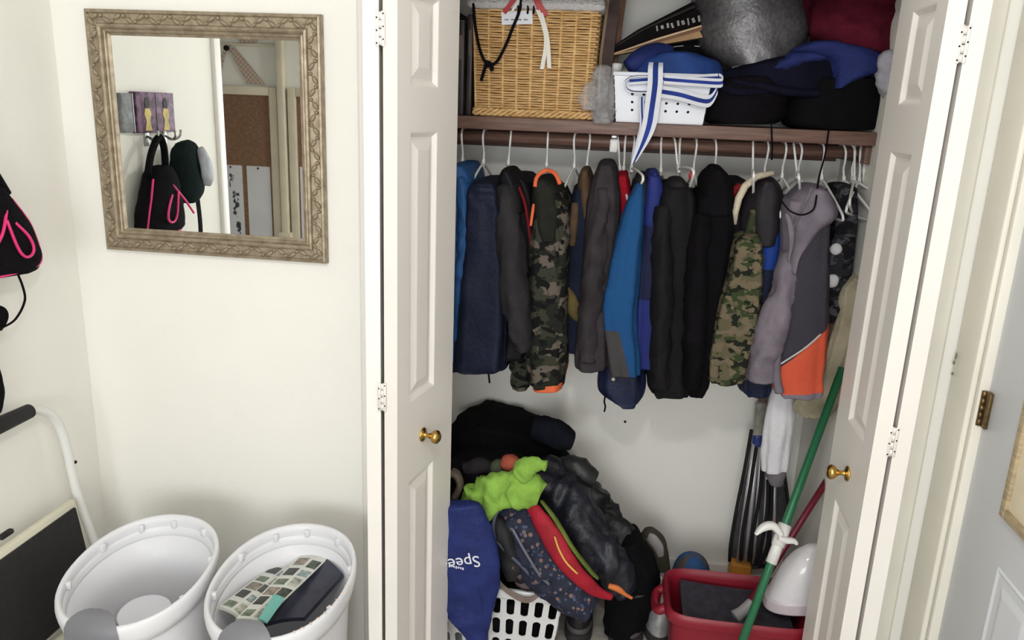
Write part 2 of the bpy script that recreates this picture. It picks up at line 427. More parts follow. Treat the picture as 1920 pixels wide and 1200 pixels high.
# ---------------------------------------------------------------- hinged door in the right wall
d3 = struct(bpy.data.objects.new('door_3', None)); COL.objects.link(d3); d3.location = (XR+.03, DY0, 0); d3['label'] = 'white panel door hung in the right-hand wall'
M_D3 = mat('cool_white_door', S(226, 229, 235), .45, var=.03, vs=3)
XD = XR+.018
box('door_slab', XD, XD+.035, DY1, DY0-.006, .01, 2.045, M_D3, d3, .002)
for (ya, yb, za, zb) in ((-.335, -.52, .16, .775), (-.62, -.83, .16, .775), (-.335, -.52, 1.42, 1.9), (-.62, -.83, 1.42, 1.9), (-.335, -.52, .92, 1.33), (-.62, -.83, .92, 1.33)):
    rings = []
    for ins, d in ((0, 0), (.004, -.004), (.012, -.001), (.03, -.001), (.045, -.005), (.048, -.0055)):
        rings.append([Vector((XD+d, ya+(-ins if yb < ya else ins), za+ins)), Vector((XD+d, yb+ins, za+ins)), Vector((XD+d, yb+ins, zb-ins)), Vector((XD+d, ya-ins, zb-ins))])
    v, f = ringmesh(rings, cap=False); n = len(v); f.append((n-4, n-3, n-2, n-1)); mk('raised_panel', v, f, M_D3, d3, False)
M_OLDB = mat('tarnished_brass', S(118, 98, 66), .4, .85, .3, 60)
for z in (1.075, .22, 1.86):
    h = bpy.data.objects.new('door_hinge', None); COL.objects.link(h); adopt(h, d3)
    box('hinge_leaf', XD-.0085, XD-.0005, DY0-.034, DY0-.012, z-.044, z+.044, M_OLDB, h, .001)
    for k in range(5): lathe('knuckle', [(0, -.0082), (.0062, -.0082), (.0062, .0082), (0, .0082)], (XD-.010, DY0-.008, z-.035+k*.0175), (0, 0, 1), M_OLDB, h, 12)
lathe('door_knob', [(0, 0), (.03, 0), (.03, .006), (.012, .012), (.012, .03), (.026, .042), (.028, .055), (.018, .066), (0, .068)], (XD-.001, DY1+.07, .95), (-1, 0, 0), M_OLDB, d3)
# small board hung on that door
M_FRW = mat('tan_wood_frame', S(178, 160, 128), .6, var=.2, vs=20, vscale=(1, 1, 6)); M_CARD = mat('cream_card', S(226, 214, 186), .8, var=.06, vs=12)
hb = thing('hanging_plaque', 'tan framed card hung on the white panel door', 'plaque', (XD-.02, -.45, .92))
XP = XD-.008
for a in ((-.355, -.333, .90, 1.29), (-.647, -.625, .90, 1.29), (-.625, -.355, .90, .922), (-.625, -.355, 1.268, 1.29)): box('frame_bar', XP-.016, XP, a[0], a[1], a[2], a[3], M_FRW, hb, .003)
box('card', XP-.008, XP-.001, -.626, -.354, .921, 1.269, M_CARD, hb)
M_INK = mat('brown_ink', S(110, 84, 58), .8, var=.1)
box('ink_mark', XP-.0088, XP-.0079, -.425, -.40, 1.0, 1.03, M_INK, hb)

# ---------------------------------------------------------------- ceiling lamps
def ceiling_lamp(x, y, label, power):
    t = thing('ceiling_lamp', label, 'lamp', (x, y, ZC))
    lathe('lamp_base', [(0, 0), (.17, 0), (.175, -.012), (.165, -.025), (0, -.025)], (x, y, ZC), (0, 0, 1), M_TRIM, t)
    m, b = base('lamp_glass_%d' % int(power), .3); b.inputs['Base Color'].default_value = (.9, .88, .84, 1); b.inputs['Emission Color'].default_value = (1, .93, .82, 1); b.inputs['Emission Strength'].default_value = 3
    lathe('lamp_shade', [(.158, -.024), (.155, -.045), (.13, -.075), (.08, -.095), (0, -.102)], (x, y, ZC), (0, 0, 1), m, t)
    l = bpy.data.lights.new('lamp_ceiling_offscreen', 'POINT'); l.energy = power; l.shadow_soft_size = .06; l.color = (1, .99, .98)
    o = bpy.data.objects.new('lamp_ceiling_offscreen', l); COL.objects.link(o); o.location = (x, y, ZC-.17); adopt(o, t)
ceiling_lamp(-.1, -1.75, 'round frosted dome lamp on the ceiling over the hall floor', 29)

# ---------------------------------------------------------------- mirror on the wall
mr = thing('wall_mirror', 'square mirror in a champagne carved frame on the wall', 'mirror', (-1.145, -.02, 1.293))
mx0, mx1, mz0, mz1 = -1.4655, -.8245, 1.292, 1.9235
m, b = base('mirror_silver', .012, 1); b.inputs['Base Color'].default_value = (.93, .95, .93, 1)
box('mirror_glass', mx0+.05, mx1-.05, -.010, -.004, mz0+.05, mz1-.05, m, mr)
m, b = base('champagne_gilding', .45, .45); n_, l_ = nt(m)
l_.new(mix(m, noisefac(m, 45, .3, .7), S(132, 118, 98), S(172, 158, 136)), b.inputs['Base Color']); bump(m, b, 120, .25, .004); M_GILT = m
prof = [(0, 0), (0, .017), (.003, .021), (.008, .0225), (.011, .019), (.034, .021), (.037, .0265), (.042, .0285), (.046, .025), (.048, .019), (.052, .0205), (.055, .019), (.057, .013), (.063, .010), (.063, 0)]
C4 = [(mx0, mz0), (mx1, mz0), (mx1, mz1), (mx0, mz1)]; D4 = [(1, 1), (-1, 1), (-1, -1), (1, -1)]
RAILS = []
for k in range(4):
    k2 = (k+1) % 4
    v, f = ringmesh([[Vector((C4[q][0]+D4[q][0]*o, -.002-h, C4[q][1]+D4[q][1]*o)) for o, h in prof] for q in (k, k2)])
    RAILS.append(crease(mk('frame_rail', v, f, M_GILT, mr), 30))
# carved leaves and beads along the frame
bm = bmesh.new(); bmesh.ops.create_uvsphere(bm, u_segments=10, v_segments=6, radius=1); me_leaf = bpy.data.meshes.new('carved_leaf'); bm.to_mesh(me_leaf); bm.free()
me_leaf.materials.append(M_GILT); me_leaf.polygons.foreach_set('use_smooth', [True]*len(me_leaf.polygons))
for side in range(4):
    L = (mx1-mx0) if side % 2 == 0 else (mz1-mz0); n = 19
    for i in range(n):
        s = .030+(L-.06)*i/(n-1)
        for q in range(2):
            o = bpy.data.objects.new('carved_leaf' if q == 0 else 'carved_bead', me_leaf); COL.objects.link(o)
            off = .0225 + (.004 if i % 2 else -.004)*(1 if q == 0 else -1.6); ss = s+(0 if q == 0 else .0145)
            if q and i == n-1: COL.objects.unlink(o); continue
            x, z = {0: (mx0+ss, mz0+off), 1: (mx1-off, mz0+ss), 2: (mx1-ss, mz1-off), 3: (mx0+off, mz1-ss)}[side]
            o.location = (x, -.0215, z); o.scale = (.0125, .0075, .0062) if q == 0 else (.0056, .0075, .0056)
            o.rotation_euler = (0, -side*math.pi/2+(.6 if i % 2 else -.6), 0); adopt(o, RAILS[side])

# ---------------------------------------------------------------- next room, seen in the mirror
YB = -2.6
M_CREAM = mat('cream_moulding', S(222, 212, 190), .5, var=.05); 
m, b = base('cork', .95, 0, .1); n_, l_ = nt(m)
l_.new(mix(m, noisefac(m, 90, .3, .7, detail=5), S(122, 94, 74), S(150, 118, 96)), b.inputs['Base Color']); bump(m, b, 160, .4, .004); M_CORK = m
def corkboard(x0, x1, z0, z1, label):
    t = thing('cork_board', label, 'bulletin board', ((x0+x1)/2, YB+.02, z0), 'cork boards in the next room'); w = .05
    box('cork_sheet', x0+w*.8, x1-w*.8, YB+.006, YB+.014, z0+w*.8, z1-w*.8, M_CORK, t)
    for a in ((x0, x0+w, z0, z1), (x1-w, x1, z0, z1), (x0+w, x1-w, z0, z0+w), (x0+w, x1-w, z1-w, z1)): box('frame_bar', a[0], a[1], YB+.003, YB+.032, a[2], a[3], M_CREAM, t, .005)
corkboard(-2.86, -2.10, .78, 1.785, 'large cork board in a cream frame beside the cream post')
corkboard(-2.035, -1.70, .78, 1.785, 'narrow cork board in a cream frame near the room corner')
struct(box('trim_8', -2.092, -2.046, YB, YB+.05, 0, 2.12, M_CREAM, bev=.006)); struct(box('trim_9', -2.11, -2.028, YB, YB+.06, 0, .93, M_CREAM, bev=.006))
M_PAPER = mat('white_paper', S(226, 226, 232), .85, var=.03)
m, b = base('printed_pictures', .8); n_, l_ = nt(m)
l_.new(mix(m, noisefac(m, 22, .54, .58, objco(m, (1, 1, .8))), S(226, 226, 232), S(52, 60, 70)), b.inputs['Base Color']); M_PRINT = m
def sheet(x0, x1, z0, z1, mm, label, strip=None):
    t = thing('paper_sheet', label, 'paper', ((x0+x1)/2, YB+.016, z0), 'sheets pinned to the cork boards')
    box('page', x0, x1, YB+.0145, YB+.0165, z0, z1, mm, t)
    if strip: box('picture_strip', x0+.06, x1-.025, YB+.0166, YB+.0172, z0+.04, z1-.03, M_PRINT, t)
    blob('pin', ((x0+x1)/2, YB+.019, z1-.012), (.006, .005, .006), M_DARK, t, seg=10)
sheet(-2.49, -2.345, .86, 1.32, M_PAPER, 'white sheet with a column of dark pictures on cork', True)
sheet(-2.315, -2.165, .86, 1.32, M_PAPER, 'plain white sheet pinned low on the large cork board')
sheet(-1.975, -1.80, .88, 1.33, M_PAPER, 'plain white sheet on the narrow cork board')
m, b = base('woven_burlap', .95, 0, .1); n_, l_ = nt(m); ck = n_.new('ShaderNodeTexChecker'); ck.inputs['Scale'].default_value = 70
l_.new(objco(m), ck.inputs['Vector']); ck.inputs['Color1'].default_value = S(178, 158, 142); ck.inputs['Color2'].default_value = S(206, 190, 176); l_.new(ck.outputs['Color'], b.inputs['Base Color']); M_BUR = m
def pennant(pts, label):
    v = [Vector((x, YB+.006, z)) for x, z in pts]+[Vector((x, YB+.011, z)) for x, z in pts]; n = len(pts)
    f = [tuple(range(n)), tuple(range(n, 2*n))]+[(i, (i+1) % n, n+(i+1) % n, n+i) for i in range(n)]
    tag(mk('burlap_pennant', v, f, M_BUR, None, False), label, 'pennant', 'burlap shapes above the cork boards')
pennant([(-2.40, 2.0), (-2.355, 2.0), (-2.18, 1.80), (-2.29, 1.80)], 'slanting burlap band falling away from the dark knob')
pennant([(-2.44, 1.97), (-2.405, 2.0), (-2.47, 1.80), (-2.53, 1.80)], 'burlap band falling on the other side of the knob')
pennant([(-2.32, 2.03), (-2.22, 2.03), (-2.19, 2.08), (-2.35, 2.08)], 'small burlap wedge above the cream ledge')
tag(box('ledge_strip', -2.86, -2.10, YB, YB+.014, 2.012, 2.026, M_CREAM, None, .003), 'thin cream strip fixed above the burlap bands', 'moulding')
tag(lathe('drawer_pull', [(0, 0), (.012, 0), (.008, .01), (.016, .02), (.014, .03), (0, .034)], (-2.398, YB+.008, 1.995), (0, 1, 0), M_DARK), 'small dark knob at the peak of the burlap bands', 'knob')

# ---------------------------------------------------------------- left wall: pictures, hooks, bags
M_BLK = cloth('black_fabric', S(26, 24, 28)); M_PINK = mat('pink_piping', S(226, 44, 120), .5, var=.08); M_METAL = mat('brushed_steel', S(170, 170, 168), .35, 1, .06, 30)
m, b = base('plum_print', .6); n_, l_ = nt(m); l_.new(mix(m, noisefac(m, 40, .45, .6), S(70, 34, 62), S(120, 84, 118)), b.inputs['Base Color']); M_PLUM = m
M_YEL = mat('ochre_paint', S(198, 178, 110), .7, var=.15, vs=40); M_HAIR = mat('black_paint', S(22, 20, 22), .7, var=0)
pc = thing('canvas_picture', 'plum canvas picture of two figures in ochre dresses above the hooks', 'picture', (XL, -.43, 1.6))
box('canvas', XL, XL+.022, -.538, -.328, 1.597, 1.722, M_PLUM, pc, .002)
box('centre_line', XL+.0221, XL+.0228, -.435, -.431, 1.599, 1.72, M_HAIR, pc)
for yc in (-.383, -.485):
    for nm, mm, pts in (('painted_dress', M_YEL, [(.018, 1.604), (-.018, 1.604), (-.010, 1.635), (-.020, 1.655), (-.012, 1.672), (.012, 1.672), (.018, 1.655), (.008, 1.635)]), ('painted_hair', M_HAIR, [(.010, 1.674), (-.010, 1.674), (-.013, 1.695), (-.004, 1.706), (.008, 1.702), (.013, 1.69)])):
        v = [Vector((XL+h, yc+a, z)) for h in (.022, .0235) for a, z in pts]; k = len(pts)
        mk(nm, v, [tuple(range(k)), tuple(range(k, 2*k))]+[(i, (i+1) % k, k+(i+1) % k, k+i) for i in range(k)], mm, pc, False)
M_GREYP = mat('grey_print', S(120, 122, 126), .6, var=.3, vs=60)
gp = thing('grey_picture', 'small grey picture hung next to the plum canvas', 'picture', (XL, -.29, 1.6)); box('canvas', XL, XL+.016, -.318, -.262, 1.6, 1.716, M_GREYP, gp, .002); box('picture_edge', XL, XL+.017, -.322, -.318, 1.6, 1.716, M_METAL, gp)
def hook(y, z, label):
    t = thing('wall_hook', label, 'hook', (XL, y, z), 'coat hooks on the left wall')
    box('back_plate', XL, XL+.004, y-.012, y+.012, z-.03, z+.03, M_METAL, t, .0015)
    for s in (-1, 1):
        P = [(XL+.004, y, z), (XL+.03, y+s*.006, z-.012), (XL+.05, y+s*.014, z), (XL+.052, y+s*.018, z+.016)]
        tube('prong', P, .0035, M_METAL, t, n=10); blob('prong_tip', P[-1], (.005, .005, .005), M_METAL, t, seg=10)
hook(-.40, 1.585, 'steel double hook holding the pink piped bag'); hook(-.50, 1.585, 'steel double hook holding the grey flap bag')
b1 = thing('black_bag', 'black bag with pink piping hanging on a wall hook', 'bag', (-1.515, -.345, 1.28))
bb1 = wscan('bag_body', [(-1.517, -.375, 1.50), (-1.515, -.37, 1.46), (-1.512, -.355, 1.38), (-1.512, -.345, 1.315), (-1.515, -.345, 1.285)], [.03, .062, .096, .115, .10], [.03, .044, .05, .05, .04], (1, 0, 0), M_BLK, b1, .006)
tube('bag_strap', [(-1.515, -.30, 1.47), (-1.52, -.34, 1.54), (-1.525, -.395, 1.585), (-1.52, -.41, 1.55), (-1.515, -.40, 1.47)], .011, M_BLK, b1, n=20)
tube('piping', [(-1.464, -.345, 1.41), (-1.459, -.315, 1.375), (-1.458, -.303, 1.345), (-1.458, -.312, 1.328), (-1.457, -.335, 1.327), (-1.457, -.355, 1.352), (-1.46, -.375, 1.42)], .0036, M_PINK, bb1, n=26)
tube('piping', [(-1.47, -.36, 1.44), (-1.455, -.40, 1.39), (-1.455, -.45, 1.34)], .0036, M_PINK, bb1, n=14)
tube('piping', [(-1.50, -.305, 1.46), (-1.49, -.27, 1.40), (-1.49, -.248, 1.34), (-1.49, -.245, 1.30), (-1.475, -.30, 1.29), (-1.475, -.40, 1.29)], .0034, M_PINK, bb1, n=26)
tube('hanging_cord', [(-1.512, -.305, 1.285), (-1.505, -.298, 1.24), (-1.50, -.305, 1.205), (-1.50, -.345, 1.168), (-1.50, -.40, 1.16)], .0028, M_BLK, b1, n=22)
b2 = thing('flap_bag', 'black bag with a grey flap hanging beside the pink piped bag', 'bag', (-1.515, -.52, 1.40))
M_GREYF = nylon('silver_grey_fabric', S(150, 152, 160)); M_GRN = cloth('dark_teal_fabric', S(38, 52, 52))
wscan('bag_body', [(-1.515, -.51, 1.57), (-1.51, -.515, 1.54), (-1.51, -.52, 1.46), (-1.51, -.51, 1.40), (-1.515, -.51, 1.37)], [.02, .05, .065, .06, .04], [.02, .04, .05, .05, .03], (1, 0, 0), M_GRN, b2, .005)
wscan('bag_flap', [(-1.465, -.53, 1.55), (-1.455, -.545, 1.50), (-1.455, -.555, 1.45), (-1.46, -.55, 1.42)], [.015, .033, .036, .02], [.008, .010, .010, .006], (1, 0, 0), M_GREYF, b2, .003)
ribbon('bag_strap', [(-1.50, -.545, 1.44), (-1.50, -.56, 1.36), (-1.50, -.565, 1.26), (-1.51, -.56, 1.14)], (0, .011, 0), M_BLK, b2, .002)
hs = thing('hanging_strap', 'wide black strap hanging down above the step stool', 'strap', (-1.53, -.44, .92))
wscan('strap_band', [(-1.53, -.425, 1.24), (-1.525, -.43, 1.12), (-1.525, -.42, 1.0), (-1.53, -.425, .945)], [.02, .035, .04, .03], [.008, .012, .014, .01], (1, 0, 0), M_BLK, hs, .004)
wscan('strap_buckle', [(-1.51, -.385, 1.21), (-1.51, -.372, 1.185), (-1.51, -.39, 1.155)], [.008, .02, .01], [.008, .01, .008], (1, 0, 0), M_BLK, hs, .001)

# ---------------------------------------------------------------- folded step stool leaning on the left wall
st = thing('step_stool', 'folded white step stool with black treads leaning on the wall', 'step stool', (-1.47, -.40, 0))
M_TUBEW = mat('white_enamel', S(226, 226, 222), .3, var=.02); M_RUB = mat('black_rubber_tread', S(23, 21, 23), .75, var=.2, vs=50, bs=200, bstr=.3); M_TAN = mat('cream_enamel', S(214, 210, 190), .4, var=.03)
ya, yb = -.19, -.62
tube('handle_frame', [(-1.41, ya+.015, .02), (-1.455, ya+.012, .35), (-1.50, ya-.005, .60), (-1.515, ya-.012, .77), (-1.523, ya-.03, .855), (-1.528, ya-.075, .898), (-1.53, ya-.13, .91), (-1.53, yb+.13, .91), (-1.528, yb+.075, .898), (-1.523, yb+.03, .855), (-1.515, yb+.012, .77), (-1.50, yb+.005, .60), (-1.455, yb-.012, .35), (-1.41, yb-.015, .02)], .0125, M_TUBEW, st, 12, 90)
tube('hand_grip', [(-1.53, -.295, .910), (-1.53, -.30, .910), (-1.53, -.40, .912), (-1.53, -.51, .910), (-1.53, -.515, .91)], [.012, .019, .021, .019, .012], M_RUB, st, 14)
for s in (ya+.015, yb-.015): lathe('foot_cap', [(0, 0), (.017, 0), (.017, .05), (.014, .055), (0, .056)], (-1.408, s, 0), (-.13, 0, 1), M_RUB, st, 14)
def tread(z0, z1, x0, x1):
    R = Matrix.Rotation(math.atan2(x0-x1, z1-z0)*-1, 3, 'Y'); xc = (x0+x1)/2
    rim = box('tread_rim', xc-.012, xc+.012, -.585, -.225, z0, z1, M_TAN, st, .01, rot=Matrix.Rotation(math.atan2(x1-x0, z1-z0), 3, 'Y'))
    pad = box('tread_pad', xc+.006, xc+.017, -.575, -.237, z0+.012, z1-.018, M_RUB, rim, .008, rot=Matrix.Rotation(math.atan2(x1-x0, z1-z0), 3, 'Y'))
tread(.325, .628, -1.455, -1.497); tread(.03, .312, -1.405, -1.452)
box('latch', -1.49, -1.475, -.50, -.46, .655, .668, M_RUB, st, .004)
for z in (.72, .55): lathe('rivet', [(0, 0), (.005, 0), (.004, .003), (0, .004)], (-1.50, ya-.004, z), (1, -.3, 0), M_DARK, st, 10)

# ---------------------------------------------------------------- waste bins
M_BIN = mat('white_bin_plastic', S(226, 226, 230), .38, var=.02, vs=4); M_BINI = M_BIN; M_PAD = mat('grey_latch_plastic', S(122, 122, 128), .45, var=.04)
def waste_bin(cx, cy, A, B, SL, pad_t, label):
    t = thing('waste_bin', label, 'bin', (cx, cy, 0), 'oval waste bins below the mirror'); Z0 = .57; seg = 56
    def ring(k, z, flat=0, da=0):
        L = []
        for j in range(seg):
            th = 2*math.pi*j/seg; x, y = sup(th, 2.15)
            yy = (B*k+da)*y; L.append(Vector((cx+(A*k+da)*x, cy+yy, z+SL*yy*(1-flat))))
        return L
    v, f = ringmesh([ring(.74, .0, 1), ring(.76, .004, 1), ring(.80, .2, .7), ring(.86, .42, .2), ring(.895, .505), ring(.905, .53), ring(.892, .53), ring(.852, .42, .2), ring(.785, .2, .7), ring(.745, .015, 1)])
    mk('bin_body', v, f, M_BINI, t)
    lip = [ring(.91, .508), ring(.955, .512), ring(.985, .535), ring(1.0, .554), ring(.994, .567), ring(.976, .5735), ring(.945, .572), ring(.926, .566), ring(.919, .556), ring(.917, .542), ring(.92, .53)]
    v, f = ringmesh(lip+[lip[0]], cap=False); mk('bin_rim', v, f, M_BIN, t)
    v, f = ringmesh([ring(.918, .545), ring(.902, .541), ring(.886, .522), ring(.895, .518), ring(.918, .545)], cap=False); mk('inner_ledge', v, f, M_BIN, t)
    for th in (20, 62, 95, 125, 160, 200, 340):
        r = math.radians(th); x, y = sup(r, 2.15); p = Vector((cx+A*.905*x, cy+B*.905*y, .552+SL*B*.905*y))
        box('lid_clip', p.x-.007, p.x+.007, p.y-.006, p.y+.006, p.z-.008, p.z+.012, M_BIN, t, .002, rot=Matrix.Rotation(r, 3, 'Z'))
    # grey push latch over the front of the rim
    n = 14; G = []
    for k, z, w in ((.74, .580, .03), (.755, .584, .2), (.79, .590, .4), (.84, .592, .6), (.89, .590, .76), (.94, .584, .9), (.99, .575, 1.0), (1.022, .560, 1.05), (1.026, .546, 1.04), (1.018, .536, 1.0)):
        G.append([]);
        for j in range(n+1):
            th = pad_t+(j/n-.5)*2*w*.34; x, y = sup(th, 2.15)
            G[-1].append(Vector((cx+A*k*x, cy+B*k*y, z+SL*B*k*y-.006*abs(j/n-.5))))
    T = G; Bt = [[p-Vector((0, 0, .012)) for p in row] for row in G]
    v = [p for row in T for p in row]+[p for row in Bt for p in row]; m_ = n+1; off = len(T)*m_; f = []
    for i in range(len(T)-1):
        for j in range(n):
            a = i*m_+j; f += [(a, a+1, a+1+m_, a+m_), (off+a, off+a+m_, off+a+1+m_, off+a+1)]
    for i in range(len(T)-1):
        for j in (0, n): a = i*m_+j; f.append((a, a+m_, off+a+m_, off+a))
    for j in range(n):
        for i in (0, len(T)-1): a = i*m_+j; f.append((a, a+1, off+a+1, off+a))
    crease(mk('push_latch', v, f, M_PAD, t), 50)
    return t
BIN1 = (-1.176, -.417, .176, .205, .17); BIN2 = (-.813, -.388, .172, .215, .13)
PADT1, PADT2 = -1.58, -1.58
wb = waste_bin(*BIN1, PADT1, 'empty white oval waste bin beside the folded step stool')
wc = waste_bin(*BIN2, PADT2, 'white oval waste bin holding magazines beside the closet door')
# faint orange writing marks on the rim of the second bin
M_ORM = mat('faint_orange_ink', S(232, 205, 188), .6, var=.05)
for k in range(9):
    th = -.95+k*.115; x, y = sup(th, 2.15); A, B = BIN2[2]*.962, BIN2[3]*.962
    p = Vector((BIN2[0]+A*x, BIN2[1]+B*y, .5735+BIN2[4]*B*y))
    box('ink_mark', p.x-.004, p.x+.004, p.y-.0015, p.y+.0015, p.z-.0015, p.z+.0006, M_ORM, wc, rot=Matrix.Rotation(th+.9*(k % 2), 3, 'Z'))
def atz(px, py, z):
    d = FWD+RIGHT*((px-960)/F_PX)+UP*((600-py)/F_PX); return CAM+d*((z-CAM.z)/d.z)
def slab(name, pts, th, m, parent=None, nrm=None, sub=6, curl=0):
    """curled sheet through four corners"""
    a, b, c, d = pts; N = (b-a).cross(d-a).normalized(); v, f = [], []
    for s in (0, 1):
        for i in range(sub+1):
            for j in range(sub+1):
                u, w = i/sub, j/sub; p = (a*(1-u)+b*u)*(1-w)+(d*(1-u)+c*u)*w
                v.append(p+N*(th*s+curl*math.sin(math.pi*u)*(1 if True else 0)))
    m_ = sub+1; o = m_*m_
    for i in range(sub):
        for j in range(sub):
            q = i*m_+j; f += [(q, q+1, q+1+m_, q+m_), (o+q, o+q+m_, o+q+1+m_, o+q+1)]
    for i in range(sub):
        for j in (0, sub):
            q = i*m_+j; f.append((q, q+m_, o+q+m_, o+q)); q = j*m_+i; f.append((q, q+1, o+q+1, o+q))
    return mk(name, v, f, m, parent, False)
M_MAG = mat('glossy_magazine_page', S(206, 208, 200), .35, var=.04)
PHOTO = [mat('printed_photo_%d' % i, c_, .35, var=.45, vs=70) for i, c_ in enumerate((S(104, 116, 98), S(70, 76, 68), S(132, 120, 108), S(132, 146, 146), S(52, 52, 52), S(158, 158, 146)))]
M_TEAL = mat('teal_paper', S(112, 178, 168), .6, var=.06); M_NAVP = mat('dark_catalogue', S(44, 46, 62), .4, var=.25, vs=30)
MAGG = 'reading matter in the waste bin'
def mag(name, c4, th, m, label, curl=.006, photos=0):
    C_ = [atz(*q) for q in c4]; o = tag(slab(name, C_, th, m, curl=curl), label, 'magazine', MAGG)
    N_ = (C_[1]-C_[0]).cross(C_[3]-C_[0]).normalized(); up_ = 1 if N_.z > 0 else -1
    def Q(u, w): return (C_[0]*(1-u)+C_[1]*u)*(1-w)+(C_[3]*(1-u)+C_[2]*u)*w+N_*((th if up_ > 0 else 0)+curl*math.sin(math.pi*u)+up_*.0004)
    for k in range(photos):
        r_, c_ = divmod(k, 2); u0, u1 = ((.06, .40+.08*random.random()), (.50+.1*random.random(), .94))[c_]; w0 = .02+.03*random.random()+r_/(photos/2)*.94; w1 = w0+.94/(photos/2)*(.78 if k % 3 else .6)
        v, f = [], []; n = 5
        for i in range(n+1):
            for j in (0, 1): v.append(Q(u0+(u1-u0)*i/n, w0 if j == 0 else w1))
        for i in range(n): f.append((2*i, 2*i+1, 2*i+3, 2*i+2))
        mk('printed_photo', v, f, PHOTO[(k*5+len(label)) % 6], o, False)
    return o
mag('magazine', ((408, 1142, .515), (452, 1166, .495), (560, 1078, .475), (512, 1062, .475)), .008, M_MAG, 'magazine with photo pages lying in the waste bin', photos=10)
mag('magazine', ((440, 1164, .515), (487, 1172, .49), (612, 1052, .505), (560, 1046, .505)), .008, M_MAG, 'upper magazine with photo pages and curling cover in the waste bin', photos=12)
mag('paper_sheet', ((462, 1094, .47), (505, 1086, .475), (548, 1047, .48), (518, 1048, .47)), .003, M_PAPER, 'blank white sheet behind the magazines in the bin')
mag('teal_leaflet', ((483, 1162, .522), (500, 1170, .51), (533, 1124, .52), (512, 1116, .525)), .004, M_TEAL, 'teal leaflet lying over the magazines in the bin', .002)
mag('catalogue', ((497, 1176, .44), (572, 1164, .46), (645, 1082, .50), (612, 1052, .50)), .012, M_NAVP, 'dark catalogue leaning at the side of the waste bin')
pp = atz(272, 1154, .41)
lathe_o = lathe('paper_plate', [(0, 0), (.045, .001), (.064, .009), (.066, .011), (.062, .010), (.044, .004), (0, .003)], tuple(pp), (.05, -.12, 1), M_PAPER)
tag(lathe_o, 'round white paper plate inside the empty waste bin', 'plate')
# ================================================================ closet: shelf, rod, hangers
m, b = base('brown_stained_wood', .5); n_, l_ = nt(m)
l_.new(mix(m, noisefac(m, 9, .3, .7, objco(m, (1, 12, 14)), 5), S(86, 62, 54), S(124, 94, 82)), b.inputs['Base Color']); M_SHELF = m
YS = .372
sh = thing('closet_shelf', 'brown wooden shelf board spanning the closet', 'shelf', (0, .54, 1.652))
box('shelf_board', OL, OR, YS, CB, 1.652, 1.690, M_SHELF, sh, .003)
box('wall_cleat', OL, OL+.018, .40, CB, 1.60, 1.652, M_SHELF, sh, .002); box('wall_cleat', OR-.018, OR, .40, CB, 1.60, 1.652, M_SHELF, sh, .002); box('wall_cleat', OL+.018, OR-.018, CB-.018, CB, 1.59, 1.652, M_SHELF, sh, .002)
YR, ZR = .455, 1.629
rod = thing('closet_rod', 'dark brown wooden rod under the closet shelf', 'rod', (0, YR, ZR))
tube('rod_pole', [(OL+.001, YR, ZR), (OR-.001, YR, ZR)], .019, M_SHELF, rod, 20)
M_WPL = mat('white_plastic', S(232, 231, 228), .35, var=.02)
pb = at(1150, 282, YR-.02)
box('rod_bracket', pb.x-.012, pb.x+.012, YR-.024, YR+.024, ZR-.03, ZR+.010, M_WPL, rod, .004); box('bracket_arm', pb.x-.010, pb.x+.010, YR-.03, YR+.01, ZR+.010, 1.652, M_METAL, rod, .003)

# one hanger, then copies
HR = .0195+.0036
def hanger_points():
    P = [(0, .0, -HR*.2)]
    hook_ = [(0, math.cos(a)*HR*1.02*-1, math.sin(a)*HR*1.02) for a in [math.radians(x) for x in range(160, -41, -12)]]
    return hook_
hang0 = thing('coat_hanger', 'white coat hanger', 'hanger', (0, 0, 0))
hp = [Vector((0, HR*math.cos(math.radians(a)), HR*math.sin(math.radians(a)))) for a in range(-20, 215, 12)]
hp += [Vector((0, -HR*.72, -HR*.95)), Vector((0, -.006, -.040)), Vector((0, 0, -.052)), Vector((0, 0, -.085))]
tube('hook', [tuple(p) for p in hp], .0034, M_WPL, hang0, 8, 40, local=True)
arm = [(0, 0, -.084), (0, .03, -.092), (0, .10, -.125), (0, .165, -.160), (0, .178, -.172), (0, .172, -.182), (0, .10, -.184), (0, 0, -.184), (0, -.10, -.184), (0, -.172, -.182), (0, -.178, -.172), (0, -.165, -.160), (0, -.10, -.125), (0, -.03, -.092), (0, 0, -.084)]
tube('shoulder_bar', arm, .0038, M_WPL, hang0, 8, 60, local=True)
tube('neck', [(0, 0, -.070), (0, 0, -.094)], .0055, M_WPL, hang0, 8, local=True)
n_h = [0]
def hanger(px, label, lean=0, turn=0, row=268, swing=0):
    p = at(px, row, YR)
    o = hang0 if n_h[0] == 0 else copy_tree(hang0); n_h[0] += 1
    o.location = (min(max(p.x, OL+.01), OR-.012), YR, ZR); o.rotation_euler = (math.radians(swing), math.radians(lean), math.radians(turn))
    o['label'] = label; o['group'] = 'white hangers on the closet rod'
H = lambda g: 'white hanger carrying the ' + g
hanger(868, H('light blue jacket')); hanger(909, H('quilted navy coat'), 2, -6); hanger(957, H('jacket with a grey sleeve'), 3, 8)
hanger(1027, H('brown camouflage jacket'), 0, 4); hanger(1079, H('navy jacket with a brown collar'), 0, -9); hanger(1104, 'second white hanger beside the brown collar', 1, 10)
hanger(1158, H('dark grey fleece'), -9, 6); hanger(1173, H('red shirt'), 0, -4); hanger(1187, H('bright blue jacket'), 3, 9, swing=-24); hanger(1241, H('royal blue and navy jacket'), -3, -8)
